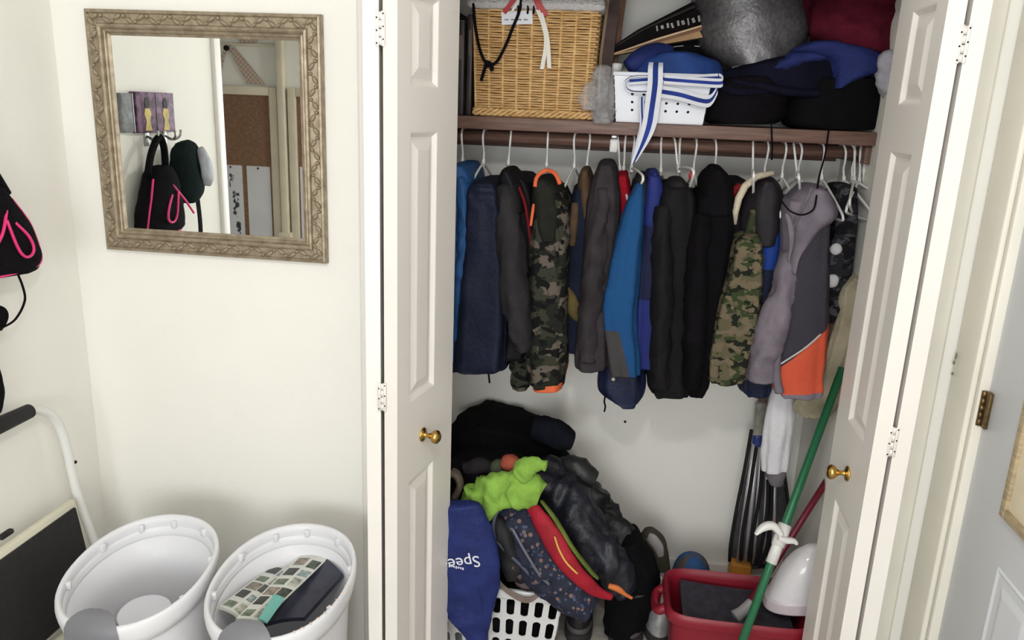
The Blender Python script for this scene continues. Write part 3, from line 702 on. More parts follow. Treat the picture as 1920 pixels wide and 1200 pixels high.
hanger(1264, 'white hanger crossing in front of the royal blue jacket', -10, 8, swing=-30); hanger(1276, H('black zip jacket'), -2, -8); hanger(1304, 'white hanger with a red clip above the black jackets', -2, 6); hanger(1341, H('black hooded jacket'), -8, 5)
hanger(1413, 'white hanger in front of the cream trimmed hood', -6, -8, swing=-30); hanger(1438, H('hooded coat with cream trim'), -3, 7); hanger(1471, H('royal blue and dark navy coat'), -4, 8); hanger(1491, 'white hanger crossing beside the grey hood', -13, -10, swing=-30); hanger(1499, 'second white hanger tangled beside the grey hood', -8, 14)
hanger(1543, H('grey jacket with orange hem'), -8, 5); hanger(1582, H('black and white patterned garment'), -12, 10)
for k, (px, ln, tn) in enumerate(((1597, -10, 20), (1606, -7, -18), (1616, -9, 26), (1624, -5, -24), (1631, -8, 14), (1638, -6, 30))): hanger(px, 'bare white hanger bunched at the end of the rod by the door', ln, tn, swing=-8-6*(k % 3))
H3 = 'garments on the closet rod'
def garment(name, label, cat, px, py=500, Y=.42):
    p = at(px, py, Y); t = thing(name, label, cat, (p.x, Y, p.z), H3); return t
FV = (30, 30, 4)   # hanging folds run downwards

DROP = 12
# 1 light blue jacket at the very edge
g = garment('blue_jacket', 'light blue jacket half hidden behind the folding door', 'jacket', 866)
scan('body', [(300, 848, 872), (325, 844, 884), (400, 842, 886), (470, 842, 884), (580, 842, 872), (690, 842, 866)], .44, .15, nylon('light_blue_nylon', S(42, 84, 136)), g, .006, FV, grow=3, hem=.0075, pw=4.2, oct=2, seg=56)
spine('sleeve', [(866, 330, .32, 10, .03), (874, 400, .30, 11, .035), (872, 460, .30, 11, .035), (862, 540, .30, 9, .03), (858, 640, .31, 8, .025)], MATS['light_blue_nylon'], g, .009, (20, 20, 16), oct=3, seg=32, n=36)
# 2 navy quilted coat
g = garment('navy_coat', 'dark navy quilted coat hanging beside the light blue jacket', 'coat', 905)
MN = nylon('navy_quilted_nylon', S(34, 40, 64), .6)
nb = scan('body', [(332, 888, 932), (350, 878, 942), (400, 872, 950), (500, 866, 955), (600, 860, 955), (680, 853, 948), (692, 853, 943)], .42, .17, MN, g, .005, FV, n=44, quilt=.021, grow=3, hem=.0075, pw=4.2, oct=2, seg=56)
scan('collar', [(330, 893, 928), (342, 886, 936), (356, 882, 940)], .38, .12, nylon('dark_navy_nylon', S(24, 27, 42), .6), g, .004)
tube('drawstring', [at(915, 682, .27), at(916, 700, .265), at(918, 718, .265)], .003, M_BLK, nb)
spine('zip', [(934, 360, .245, 1.2, .003), (944, 450, .235, 1.2, .003), (948, 560, .235, 1.2, .003), (946, 680, .24, 1.2, .003)], MATS['dark_navy_nylon'], g, 0)
# 3 black jacket with grey sleeve and wine lining
g = garment('black_jacket', 'black jacket with charcoal grey sleeve and wine lining', 'jacket', 970)
MB = nylon('black_nylon', S(24, 22, 27), .65); MG = cloth('charcoal_grey_cloth', S(62, 60, 62))
scan('body', [(322, 945, 985), (345, 942, 1000), (420, 955, 1008), (520, 962, 1006), (600, 952, 1000), (668, 942, 985)], .42, .15, MB, g, .007, FV, grow=3, hem=.0075, pw=4.2, oct=2, seg=56)
scan('hood', [(306, 945, 968), (322, 938, 984), (350, 940, 996), (385, 952, 998)], .34, .11, MB, g, .005, hem=.005, seg=44)
spine('sleeve', [(950, 350, .27, 12, .04), (953, 400, .24, 18, .05), (959, 470, .22, 22, .055), (966, 550, .215, 24, .055), (976, 615, .22, 18, .05), (983, 655, .225, 12, .04)], MG, g, .009, (20, 20, 16), oct=3, seg=32, n=36)
spine('lining', [(973, 350, .245, 2.5, .006), (985, 385, .24, 3.5, .007), (993, 440, .245, 3, .006), (997, 490, .26, 2, .005)], cloth('wine_lining', S(104, 26, 34)), g, .001)
# 4 brown camouflage jacket with orange trim
MC1 = camo('brown_camouflage', (S(52, 53, 44), S(92, 84, 76), S(32, 34, 29), S(19, 18, 19)), 17)
g = garment('camouflage_jacket', 'brown camouflage jacket with orange neck trim and hem', 'jacket', 1028)
scan('body', [(350, 1010, 1050), (375, 1000, 1060), (430, 996, 1062), (520, 992, 1060), (620, 990, 1058), (690, 990, 1056), (720, 997, 1053)], .37, .16, MC1, g, .006, FV, grow=3, hem=.0075, pw=4.2, oct=2, seg=56)
scan('hood', [(322, 1008, 1040), (338, 1001, 1056), (370, 1001, 1064), (410, 1005, 1062), (440, 1012, 1058)], .33, .135, cloth('dark_olive_cloth', S(50, 52, 46)), g, .006, FV, hem=.005, seg=44)
MO = mat('orange_trim', S(216, 98, 56), .7, var=.06)
tube('neck_trim', [at(1003, 350, .20), at(1007, 332, .215), at(1022, 320, .23), at(1040, 325, .215), at(1050, 345, .20)], .006, MO, g, n=20)
spine('side_strap', [(1001, 382, .225, 2.6, .005), (998, 402, .215, 3, .005), (995, 424, .215, 2.4, .005)], MO, g, 0)
scan('hem_band', [(716, 998, 1055), (727, 1000, 1053)], .37, .163, MO, g, .004, FV, n=6, pw=4.2, seg=56, grow=3)
spine('sleeve', [(990, 610, .36, 14, .035), (979, 670, .345, 17, .04), (977, 705, .34, 16, .04), (978, 728, .34, 11, .03)], MC1, g, .009, (20, 20, 16), oct=3, seg=32, n=36)
spine('shoulder_sleeve', [(1052, 385, .25, 9, .03), (1055, 460, .24, 9, .035), (1052, 560, .24, 8, .03), (1050, 660, .245, 7, .025)], MC1, g, .009, (20, 20, 16), oct=3, seg=32, n=36)
# 5 navy jacket with brown collar
g = garment('navy_jacket', 'navy jacket with brown collar and an olive elbow patch', 'jacket', 1085)
MBR = cloth('brown_twill', S(92, 74, 58)); MN5 = cloth('slate_navy_cloth', S(44, 50, 70))
scan('body', [(345, 1078, 1118), (400, 1066, 1122), (480, 1060, 1118), (560, 1058, 1112), (620, 1060, 1106), (654, 1064, 1096)], .46, .15, MN5, g, .006, FV, grow=3, hem=.0075, pw=4.2, oct=2, seg=56)
scan('collar', [(306, 1090, 1108), (325, 1084, 1114), (360, 1086, 1116), (400, 1092, 1112)], .40, .10, MBR, g, .004)
spine('shoulder_panel', [(1080, 380, .33, 8, .02), (1075, 420, .315, 9, .02), (1070, 462, .31, 8, .016)], MBR, g, .003)
spine('elbow_patch', [(1064, 538, .31, 4, .010), (1070, 560, .305, 12, .012), (1078, 585, .305, 13, .012), (1087, 602, .31, 5, .01)], cloth('olive_cloth', S(100, 88, 54)), g, .002)
# 6 dark grey fleece
g = garment('grey_fleece', 'plain dark grey fleece jacket between the brown collar and red shirt', 'jacket', 1118)
MF = cloth('dark_grey_fleece', S(70, 65, 68), .97, .22)
scan('body', [(298, 1124, 1148), (325, 1114, 1156), (380, 1104, 1160), (450, 1098, 1156), (520, 1092, 1150), (600, 1085, 1143), (675, 1080, 1140), (688, 1082, 1138)], .38, .16, MF, g, .007, FV, grow=3, hem=.0075, pw=4.2, oct=2, seg=56)
spine('sleeve', [(1132, 350, .25, 12, .03), (1122, 430, .235, 16, .04), (1112, 530, .23, 17, .04), (1104, 620, .235, 17, .035), (1102, 678, .24, 15, .03)], MF, g, .009, (20, 20, 16), oct=3, seg=32, n=36)
# 7 red shirt
g = garment('red_shirt', 'narrow red shirt squeezed in front of the bright blue jacket', 'shirt', 1166)
scan('body', [(318, 1160, 1174), (350, 1156, 1180), (400, 1155, 1180), (450, 1158, 1174), (600, 1150, 1168)], .44, .13, cloth('red_jersey', S(158, 26, 40)), g, .005, FV, grow=3, hem=.0075, pw=4.2, oct=2, seg=56)
# 8 bright blue jacket
Y8 = .25
MSL = split('blue_and_charcoal_sleeve', S(28, 74, 122), [(S(66, 64, 66), [(at(1120, 612, Y8), at(1200, 616, Y8), 1), (at(1158, 600, Y8), at(1181, 700, Y8), 1)])])
g = garment('bright_blue_jacket', 'bright blue jacket with charcoal cuff over a navy hem', 'jacket', 1168)
scan('sleeve', [(338, 1192, 1206, .03), (370, 1176, 1208, .045), (420, 1160, 1207, .05), (480, 1145, 1203, .055), (555, 1130, 1198, .055), (605, 1129, 1194, .05), (650, 1136, 1197, .045), (700, 1146, 1201, .035)], Y8, .05, MSL, g, .004, (18, 18, 6), hem=.005, seg=44)
scan('body', [(335, 1190, 1218), (420, 1172, 1222), (540, 1142, 1216), (660, 1128, 1208), (720, 1123, 1206), (742, 1135, 1203), (756, 1162, 1192)], .42, .14, nylon('deep_navy_nylon', S(32, 40, 72)), g, .006, FV, grow=3, hem=.0075, pw=4.2, oct=2, seg=56)
scan('collar', [(316, 1192, 1214), (335, 1186, 1220), (372, 1186, 1222)], .36, .10, MG, g, .004)
blob('logo_badge', at(1150, 711, .272), (.006, .004, .006), mat('pale_badge', S(200, 195, 180), .6, var=.1), g, seg=12)
tube('drawcord', [at(1137, 735, .30), at(1133, 752, .295), at(1135, 762, .295), at(1133, 772, .295)], .0028, M_BLK, g, n=10)
# 9 royal blue / navy jacket
Y9 = .42
g = garment('two_tone_jacket', 'jacket in bands of royal blue and navy', 'jacket', 1212)
MTT = split('royal_and_navy_bands', S(28, 34, 66), [(S(36, 47, 114), [(at(1150, 420, .26), at(1250, 424, .26), -1)]), (S(40, 48, 116), [(at(1150, 560, .26), at(1250, 564, .26), 1)])], .6)
scan('body', [(318, 1216, 1236), (345, 1210, 1242), (420, 1202, 1246), (500, 1197, 1242), (580, 1193, 1236), (676, 1190, 1228), (684, 1194, 1224)], Y9, .165, MTT, g, .006, FV, grow=3, hem=.0075, pw=4.2, oct=2, seg=56)
scan('collar', [(310, 1218, 1234), (330, 1213, 1240), (352, 1213, 1242)], .36, .09, nylon('royal_blue_nylon', S(36, 47, 114)), g, .003)
# 10 black zip jacket, 11 black hooded jacket
g = garment('black_zip_jacket', 'long black zip jacket hanging beside the royal blue bands', 'jacket', 1262)
MBK = nylon('matte_black_nylon', S(25, 23, 27), .8); MBK2 = nylon('soft_black_fleece', S(20, 18, 22), .95)
scan('body', [(342, 1246, 1292), (370, 1236, 1302), (450, 1232, 1306), (560, 1226, 1302), (660, 1218, 1300), (720, 1216, 1298), (738, 1226, 1290)], .39, .17, MBK, g, .008, FV, grow=3, hem=.0075, pw=4.2, oct=2, seg=56)
scan('collar', [(326, 1252, 1284), (342, 1244, 1294), (365, 1242, 1298)], .36, .12, MG, g, .004)
spine('sleeve', [(1245, 385, .25, 11, .03), (1242, 470, .22, 15, .04), (1240, 570, .21, 16, .045), (1238, 670, .215, 15, .04), (1240, 728, .22, 13, .03)], MBK, g, .009, (20, 20, 16), oct=3, seg=32, n=36)
g = garment('black_hoodie', 'black hooded jacket with rounded hood beside the cream trimmed coat', 'jacket', 1315)
scan('body', [(360, 1310, 1368), (400, 1302, 1374), (470, 1298, 1368), (560, 1290, 1352), (650, 1284, 1340), (720, 1284, 1328), (736, 1290, 1318)], .39, .16, MBK2, g, .008, FV, grow=3, hem=.0075, pw=4.2, oct=2, seg=56)
scan('hood', [(303, 1328, 1352), (315, 1316, 1364), (345, 1306, 1374), (390, 1302, 1374)], .35, .13, MBK2, g, .006, hem=.005, seg=44)
spine('sleeve', [(1318, 400, .24, 12, .03), (1308, 490, .215, 16, .04), (1302, 590, .205, 17, .045), (1298, 680, .21, 16, .04), (1297, 725, .22, 12, .03)], MBK2, g, .009, (20, 20, 16), oct=3, seg=32, n=36)
blob('red_tag', at(1297, 330, .33), (.009, .004, .012), mat('red_plastic', S(190, 40, 36), .4, var=.05), g, seg=12)
# 12 dark jacket with red trim
g = garment('dark_jacket', 'charcoal jacket with red collar edge behind the green camouflage', 'jacket', 1368)
scan('body', [(330, 1372, 1400), (370, 1358, 1404), (450, 1350, 1402), (560, 1345, 1395), (640, 1340, 1380), (690, 1340, 1372)], .47, .14, nylon('charcoal_nylon', S(36, 32, 38), .6), g, .007, FV, grow=3, hem=.0075, pw=4.2, oct=2, seg=56)
spine('collar_edge', [(1386, 348, .34, 6, .02), (1374, 360, .33, 7, .02), (1364, 380, .33, 5, .02), (1360, 395, .34, 3, .015)], cloth('dull_red_cloth', S(138, 36, 34)), g, .002)
# 13 hooded coat with cream trim
g = garment('hooded_coat', 'charcoal hooded coat with a thick cream hood edge', 'coat', 1420)
scan('hood', [(324, 1412, 1450), (338, 1398, 1460), (370, 1386, 1466), (420, 1382, 1464), (450, 1388, 1456)], .37, .11, nylon('graphite_nylon', S(46, 43, 48), .6), g, .005, hem=.005, seg=44)
scan('body', [(380, 1398, 1452), (450, 1392, 1452), (560, 1385, 1440), (660, 1372, 1420), (690, 1376, 1412)], .45, .13, MATS['graphite_nylon'], g, .006, FV, grow=3, hem=.0075, pw=4.2, oct=2, seg=56)
tube('hood_edge', [at(1378, 420, .27), at(1379, 398, .262), at(1385, 372, .258), at(1397, 349, .258), at(1418, 331, .26), at(1450, 324, .265)], [.006, .009, .0105, .0105, .010, .007], cloth('cream_fleece_edge', S(190, 180, 160)), g, 10)
# 14 green camouflage
MC2 = camo('green_camouflage', (S(90, 84, 65), S(52, 61, 38), S(29, 33, 25), S(106, 95, 77)), 22)
g = garment('green_camouflage_jacket', 'green camouflage jacket hanging beside the grey and orange jacket', 'jacket', 1375, 600, .30)
scan('body', [(446, 1392, 1424), (462, 1380, 1429), (510, 1374, 1428), (580, 1352, 1424), (640, 1338, 1412), (690, 1329, 1400), (716, 1332, 1392)], .27, .07, MC2, g, .006, (24, 24, 9), grow=3, hem=.0075, pw=4.2, oct=2, seg=56)
spine('strap', [(1412, 392, .27, 4, .010), (1408, 425, .265, 9, .02), (1402, 460, .26, 14, .03)], camo('dark_camouflage', (S(52, 58, 40), S(36, 40, 30), S(80, 78, 56)), 20), g, .002)
# 15 royal/navy coat between
g = garment('navy_hem_coat', 'royal blue coat with dark navy hem showing below the grey sleeve', 'coat', 1430)
MRN = split('royal_over_dark_navy', S(28, 34, 58), [(S(28, 62, 140), [(at(1380, 500, .3), at(1470, 504, .3), -1)])], .6)
scan('body', [(385, 1434, 1462), (430, 1428, 1462), (500, 1422, 1460), (600, 1408, 1452), (690, 1392, 1446), (725, 1388, 1442), (738, 1398, 1436)], .40, .12, MRN, g, .006, FV, grow=3, hem=.0075, pw=4.2, oct=2, seg=56)
for px in (1428, 1437): lathe('white_emblem', [(.004, 0), (.006, .001), (.006, .002), (.004, .003)], tuple(at(px, 718, .285)), (0, -1, 0), M_WPL, g, 14)
# 16 grey jacket with charcoal panel and orange hem
Y16 = .22
g = garment('grey_orange_jacket', 'grey hooded jacket with charcoal side and orange hem', 'jacket', 1500, 550, .30)
ML = cloth('lilac_grey_cloth', S(122, 114, 124))
MP16 = split('charcoal_orange_panel', S(60, 57, 66), [(S(205, 88, 62), [(at(1452, 690, Y16), at(1550, 612, Y16), 1)]), (S(122, 114, 124), [(at(1540, 372, Y16), at(1464, 536, Y16), 1)]), (S(122, 114, 124), [(at(1440, 735, Y16), at(1550, 731, Y16), 1)])])
scan('body', [(372, 1482, 1556), (400, 1478, 1556), (460, 1476, 1554), (540, 1464, 1552), (620, 1457, 1549), (700, 1455, 1543), (732, 1458, 1541), (740, 1464, 1536)], .30, .11, MP16, g, .005, FV, n=44, grow=3, hem=.0075, pw=4.2, oct=2, seg=56)
scan('hood', [(340, 1500, 1540), (352, 1484, 1552), (375, 1470, 1562), (400, 1464, 1564), (430, 1463, 1530), (470, 1464, 1496), (500, 1466, 1484)], .29, .115, ML, g, .006, hem=.005, seg=44)
spine('sleeve', [(1480, 470, .25, 12, .03), (1468, 540, .215, 17, .045), (1448, 610, .205, 23, .05), (1432, 670, .21, 26, .05), (1424, 712, .215, 25, .04)], ML, g, .009, (20, 20, 16), oct=3, seg=32, n=36)
tube('hood_seam', [at(1522, 352, .172), at(1514, 372, .166), at(1502, 396, .166), at(1490, 424, .170), at(1480, 455, .176)], .0022, ML, g, n=16)
spine('hood_fold', [(1474, 400, .178, 3, .006), (1482, 420, .17, 5, .008), (1484, 450, .172, 5, .008), (1478, 490, .18, 3, .006)], ML, g, .003)
spine('side_panel', [(1472, 560, .19, 7, .012), (1460, 640, .183, 8, .014), (1456, 700, .186, 8, .014), (1462, 738, .19, 9, .012)], ML, g, .002)
tube('piping', [at(1456, 687, .185), at(1480, 672, .182), at(1510, 652, .183), at(1535, 630, .195), at(1548, 612, .215)], .0028, mat('silver_piping', S(190, 186, 186), .4, var=.05), g, n=20)
# 17 black and white patterned, 18 plum garment
g = garment('patterned_garment', 'black garment with white patches beside the grey jacket', 'garment', 1570)
MPAT = camo('black_grey_pattern', (S(44, 43, 48), S(78, 78, 84), S(28, 26, 30)), 26)
scan('body', [(342, 1576, 1604), (365, 1572, 1606), (440, 1560, 1602), (520, 1548, 1592), (570, 1548, 1580), (600, 1550, 1572)], .45, .10, MPAT, g, .005, FV, grow=3, hem=.0075, pw=4.2, oct=2, seg=56)
for px, py, r in ((1567, 468, .016), (1560, 527, .018)): blob('white_patch', at(px, py, .345), (r, .010, r*1.05), mat('white_cloth_patch', S(214, 212, 214), .9, var=.05), g, .002, seg=16)
g = garment('plum_garment', 'dusty plum garment hanging next to the khaki bag', 'garment', 1600)
scan('body', [(360, 1606, 1634), (440, 1596, 1634), (500, 1582, 1624), (560, 1572, 1610)], .54, .08, cloth('dusty_plum_cloth', S(104, 74, 86)), g, .006, FV, grow=3, hem=.0075, pw=4.2, oct=2, seg=56)
# 19 khaki bag, 20 white sleeve
g = garment('khaki_bag', 'pale khaki cloth bag hanging behind the orange hem', 'bag', 1550, 700, .42)
MK = cloth('khaki_cotton', S(176, 168, 144))
scan('body', [(522, 1596, 1620), (545, 1578, 1622), (600, 1568, 1614), (670, 1545, 1604), (735, 1505, 1590), (765, 1488, 1570), (780, 1512, 1552)], .40, .07, MK, g, .010, (16, 16, 9), grow=3, hem=.0075, pw=4.2, oct=2, seg=56)
for q in ([(1572, 600), (1550, 690), (1516, 760)], [(1590, 640), (1566, 720), (1545, 772)]): tube('seam', [at(px, py, .318) for px, py in q], .0022, MK, g, n=12)
g = garment('white_shirt', 'white sleeve with a ribbed grey cuff below the orange hem', 'shirt', 1458, 800, .37)
MW = cloth('white_cotton', S(222, 220, 226), .9, .04)
scan('sleeve', [(690, 1456, 1490), (740, 1446, 1489), (790, 1437, 1486), (840, 1429, 1482), (878, 1428, 1476)], .36, .035, MW, g, .006, (30, 30, 6), hem=.005, seg=44)
scan('cuff', [(872, 1430, 1475, .032), (888, 1434, 1474, .028), (906, 1443, 1468, .022)], .36, .03, cloth('grey_rib_knit', S(126, 122, 128)), g, .002, n=10)

DROP = 0
# ================================================================ things on the shelf
ZS = 1.690
# wicker basket
wk = thing('wicker_basket', 'tan wicker basket lined with red cloth and white fleece trim', 'basket', (-.33, .53, ZS))
m, b = base('wicker', .6); n_, l_ = nt(m); l_.new(mix(m, noisefac(m, 30, .25, .75, objco(m, (1, 1, 4))), S(176, 132, 78), S(222, 184, 128)), b.inputs['Base Color']); M_WICK = m
bx0, bx1, by0, by1 = -.502, -.162, .392, .66
def brect(u, z, off=0):
    """point of the basket wall: u in 0..1 round the perimeter"""
    k = (z-ZS)/.32; ex = .012*k; x0, x1, y0, y1 = bx0-ex-off, bx1+ex+off, by0-ex-off, by1+off
    r = .035; pts = []
    W, D = x1-x0, y1-y0; P = 2*(W+D); s = (u % 1)*P
    if s < W: p = Vector((x0+s, y0, z)); nn = Vector((0, -1, 0))
    elif s < W+D: p = Vector((x1, y0+s-W, z)); nn = Vector((1, 0, 0))
    elif s < 2*W+D: p = Vector((x1-(s-W-D), y1, z)); nn = Vector((0, 1, 0))
    else: p = Vector((x0, y1-(s-2*W-D), z)); nn = Vector((-1, 0, 0))
    return p, nn
V, Fc = [], []; NS = 30; per = 30*6
def addtube(P, r, seg=5, closed=False, sq=1):
    n = len(P); k = len(V)
    for i, p in enumerate(P):
        t = ((P[(i+1) % n] if closed else P[min(i+1, n-1)])-(P[i-1] if closed else P[max(i-1, 0)])).normalized()
        a = Vector((0, 0, 1)); a = (a-t*a.dot(t)); a = a.normalized() if a.length > .01 else t.orthogonal().normalized(); bb = t.cross(a)
        for j in range(seg): V.append(p+(a*math.cos(2*math.pi*j/seg)*sq+bb*math.sin(2*math.pi*j/seg))*r)
    for i in range(n if closed else n-1):
        for j in range(seg): Fc.append((k+i*seg+j, k+i*seg+(j+1) % seg, k+((i+1) % n)*seg+(j+1) % seg, k+((i+1) % n)*seg+j))
nrow = 42
for r_ in range(nrow):
    z = ZS+.022+r_*.0071; P = []
    for i in range(per):
        u = i/per; p, nn = brect(u, z+.0012*noise.noise(Vector((u*40, r_*3.1, 0)))); w = math.sin(u*NS*math.pi*1+(r_ % 2)*math.pi)
        P.append(p+nn*(.0042*w))
    addtube(P, .0036, 5, True)
wv_ = mk('woven_wall', V, Fc, M_WICK, wk); wv_['kind'] = 'stuff'
for i in range(NS):
    u = i/NS; P = [brect(u, ZS+.004+k*.05)[0] for k in range(7)]
    tube('stake', P, .0042, M_WICK, wk, 6)
def braid(name, z, amp):
    for ph in range(3):
        P = []
        for i in range(241):
            u = i/240; p, nn = brect(u, z, .004); a = u*2*math.pi*22+ph*2*math.pi/3
            P.append(p+nn*(.004*math.cos(a))+Vector((0, 0, amp*math.sin(a))))
        tube(name, P, .0052, M_WICK, wk, 6)
braid('base_braid', ZS+.0135, .0075)
M_REDC = cloth('red_lining_cloth', S(128, 22, 36)); M_FLEECE = mat('white_fleece', S(226, 222, 222), .98, var=.05, vs=60, bs=300, bstr=.8)
rings = []
for k in range(9):
    a = k/8*2*math.pi; rings.append([brect(i/90, ZS+.318+.017*math.sin(a)+.003*noise.noise(Vector((i*.7, k*.5, 0))), .004+.013*math.cos(a))[0] for i in range(90)])
v, f = ringmesh(rings, cap=False); mk('fleece_trim', v, f, M_FLEECE, wk)
wl = []
for k, (z, o) in enumerate(((.30, -.01), (.34, -.004), (.365, -.02), (.372, -.06), (.36, -.10))): wl.append([brect(i/90, ZS+z+.006*noise.noise(Vector((i*.3, k, 0))), o)[0] for i in range(90)])
v, f = ringmesh(wl, cap=True); mk('red_lining', v, f, M_REDC, wk)
box('basket_floor', bx0+.01, bx1-.01, by0+.01, by1-.01, ZS, ZS+.008, M_WICK, wk)
YT = .374
tg = thing('gift_tag', 'white paper tag tied to the wicker basket front', 'tag', tuple(at(970, 35, YT)))
c4 = [at(940, 22, YT), at(941, 47, YT), at(999, 45, YT), at(998, 20, YT)]
slab('tag_card', c4, .0012, M_PAPER, tg)
for k in range(4): p = at(950+k*12, 37, YT); box('printed_mark', p.x-.006, p.x+.006, YT-.0016, YT-.0008, p.z-.002, p.z+.002, M_GREYP, tg)
for px in (972, 990, 1001): tube('black_clip', [at(px-3, 0, YT-.006), at(px, 14, YT-.006), at(px-1, 26, YT-.006)], .003, M_BLK, tg, n=8)
rb = thing('ribbon_bow', 'red and white ribbon ends hanging on the wicker basket', 'ribbon', tuple(at(1010, 60, YT)))
M_REDR = mat('red_ribbon', S(176, 34, 40), .5, var=.1); M_WHR = mat('white_ribbon', S(222, 218, 208), .6, var=.04)
ribbon('red_tail', [at(1003, -12, YT-.012), at(1010, 8, YT-.012), at(1022, 30, YT-.006)], Vector((.009, 0, .004)), M_REDR, rb)
ribbon('red_tail', [at(968, -8, YT-.014), at(957, 8, YT-.012), at(945, 24, YT-.008)], Vector((.005, 0, -.004)), M_REDR, rb)
ribbon('white_tail', [at(1008, 18, YT-.010), at(1018, 45, YT-.008), at(1024, 80, YT-.004), at(1016, 130, YT-.004)], Vector((.006, 0, 0)), M_WHR, rb)
ribbon('white_tail', [at(1014, 24, YT-.012), at(1024, 60, YT-.010), at(1028, 90, YT-.006), at(1030, 128, YT-.006)], Vector((.006, 0, 0)), M_WHR, rb)
ribbon('white_tail', [at(975, -6, YT-.014), at(968, 8, YT-.012), at(960, 22, YT-.010)], Vector((.005, 0, .002)), M_WHR, rb)
cd = thing('cord', 'black cord looped in front of the wicker basket', 'cord', tuple(at(910, 120, YT)))
tube('cord_loop', [at(887, -15, YT-.006), at(890, 40, YT-.006), at(899, 90, YT-.006), at(912, 118, YT-.006), at(930, 117, YT-.006), at(948, 85, YT-.006), at(960, 55, YT-.006), at(974, 20, YT-.008), at(978, -10, YT-.008)], .0044, M_BLK, cd, 8, 50)
tube('cord_end', [at(912, 118, YT-.010), at(906, 138, YT-.008), at(902, 152, YT-.008)], .0046, M_BLK, cd, 8, 10); blob('knot', at(915, 120, YT-.008), (.010, .008, .008), M_BLK, cd, .002, seg=12); blob('knot', at(922, 128, YT-.008), (.006, .006, .008), M_BLK, cd, .001, seg=12)
# dark album stack at the left end
M_ALB = mat('dark_album_leather', S(44, 38, 38), .45, var=.3, vs=18); 
for k, (xa, xb, h, lab) in enumerate(((-.60, -.572, .30, 'tall dark album at the end of the closet shelf'), (-.566, -.544, .27, 'thin dark album standing between tall album and basket'), (-.539, -.521, .29, 'brown edged album touching the wicker basket'))):
    t = thing('photo_album', lab, 'album', ((xa+xb)/2, .52, ZS), 'albums left of the basket')
    box('cover', xa, xb, .395+.01*k, .65, ZS, ZS+h, M_ALB, t, .003); box('page_block', xa+.004, xb-.004, .400+.01*k, .648, ZS+.004, ZS+h+.0015, mat('aged_pages', S(150, 132, 108), .8, var=.1), t)
    box('spine_label', xa+.006, xb-.006, .3942+.01*k, .396+.01*k, ZS+h*.6, ZS+h*.85, mat('faded_label', S(96, 84, 78), .6, var=.2), t)
# leaning cardboard panels right of the basket
M_CARDB = mat('brown_cardboard', S(112, 80, 62), .8, var=.2, vs=30); M_CARDD = mat('dark_cardboard', S(66, 50, 46), .8, var=.2, vs=30)
def prism(nm, pts, Y, th, mm, parent):
    v = [at(x, y, Y) for x, y in pts]; v += [p+Vector((0, th, 0)) for p in v]; n = len(pts)
    return mk(nm, v, [tuple(range(n)), tuple(range(n, 2*n))]+[(i, (i+1) % n, n+(i+1) % n, n+i) for i in range(n)], mm, parent, False)
for k, (q, ed, Y, lab, mm) in enumerate((([(1117, 226), (1131, 226), (1150, 108), (1166, -30), (1141, -30), (1124, 104)], [(1119, 215), (1122, 215), (1129, 104), (1147, -30), (1142, -30), (1124, 104)], .47, 'brown cardboard panel leaning against the wicker basket', M_CARDD), ([(1134, 226), (1143, 226), (1158, 110), (1178, -30), (1168, -30), (1146, 104)], [(1135, 215), (1137, 215), (1149, 104), (1171, -30), (1168, -30), (1146, 104)], .56, 'second cardboard panel leaning behind the first beside the basket', M_CARDB))):
    t = thing('cardboard_sheet', lab, 'cardboard', tuple(at(1125, 226, Y)), 'cardboard beside the basket')
    prism('board', q, Y, .05, mm, t); prism('pale_edge', ed, Y-.0015, .051, mat('pale_card_edge', S(140, 116, 94), .8, var=.1), t)
# fan of folded posters
pf = thing('folded_poster', 'black and tan folded poster lying slanted above the belt', 'poster', tuple(at(1220, 75, .52)))
M_PB = mat('black_poster', S(20, 16, 17), .9, var=.15, vs=30); M_PT = mat('tan_poster_edge', S(164, 130, 90), .7, var=.12, vs=30); M_PG = mat('grey_poster', S(54, 50, 50), .9, var=.1)
def fan(nm, a, b_, mm, Y, th=.03): 
    pts = a+b_[::-1]; v = [at(x, y, Y) for x, y in pts]+[at(x, y, Y)+Vector((0, th, 0)) for x, y in pts]; n = len(pts)
    mk(nm, v, [tuple(range(n)), tuple(range(n, 2*n))]+[(i, (i+1) % n, n+(i+1) % n, n+i) for i in range(n)], mm, pf, False)
fan('tan_fold', [(1128, 106), (1200, 90), (1312, 58)], [(1128, 108), (1210, 92), (1250, 82), (1318, 70)], M_PT, .505, .05)
fan('tan_line', [(1150, 100), (1230, 72), (1315, 47)], [(1150, 102), (1230, 76), (1316, 50)], mat('pale_tan_line', S(206, 176, 140), .7, var=.05), .500, .05)
fan('brown_fold', [(1128, 105), (1230, 76), (1316, 51)], [(1128, 106), (1210, 90), (1316, 57)], mat('brown_poster', S(118, 80, 58), .7, var=.1), .508, .05)
fan('black_panel', [(1128, 103), (1210, 56), (1305, 16)], [(1128, 105), (1230, 72), (1315, 46)], M_PB, .512, .05)
fan('grey_fold', [(1126, 103), (1200, 57), (1302, 9)], [(1128, 104), (1210, 55), (1304, 14)], M_PG, .516, .05)
fan('black_fold', [(1125, 102), (1195, 56), (1299, 3)], [(1126, 103), (1200, 57), (1302, 9)], M_PB, .520, .05)
M_LET = mat('grey_lettering', S(150, 146, 146), .7, var=.1)
for k in range(9):
    t_ = k/8; p = at(1232+78*t_, 53-17*t_, .5112); s_ = .010+.004*t_
    box('letter', p.x-.0022-.002*(k % 2), p.x+.0022+.002*(k % 3 > 0), .5105, .5119, p.z-s_*(.5 if k % 3 else .8), p.z+s_*(.5 if k % 2 else .75), M_LET, pf, rot=Matrix.Rotation(-.25-.2*(k % 2), 3, 'Y'))
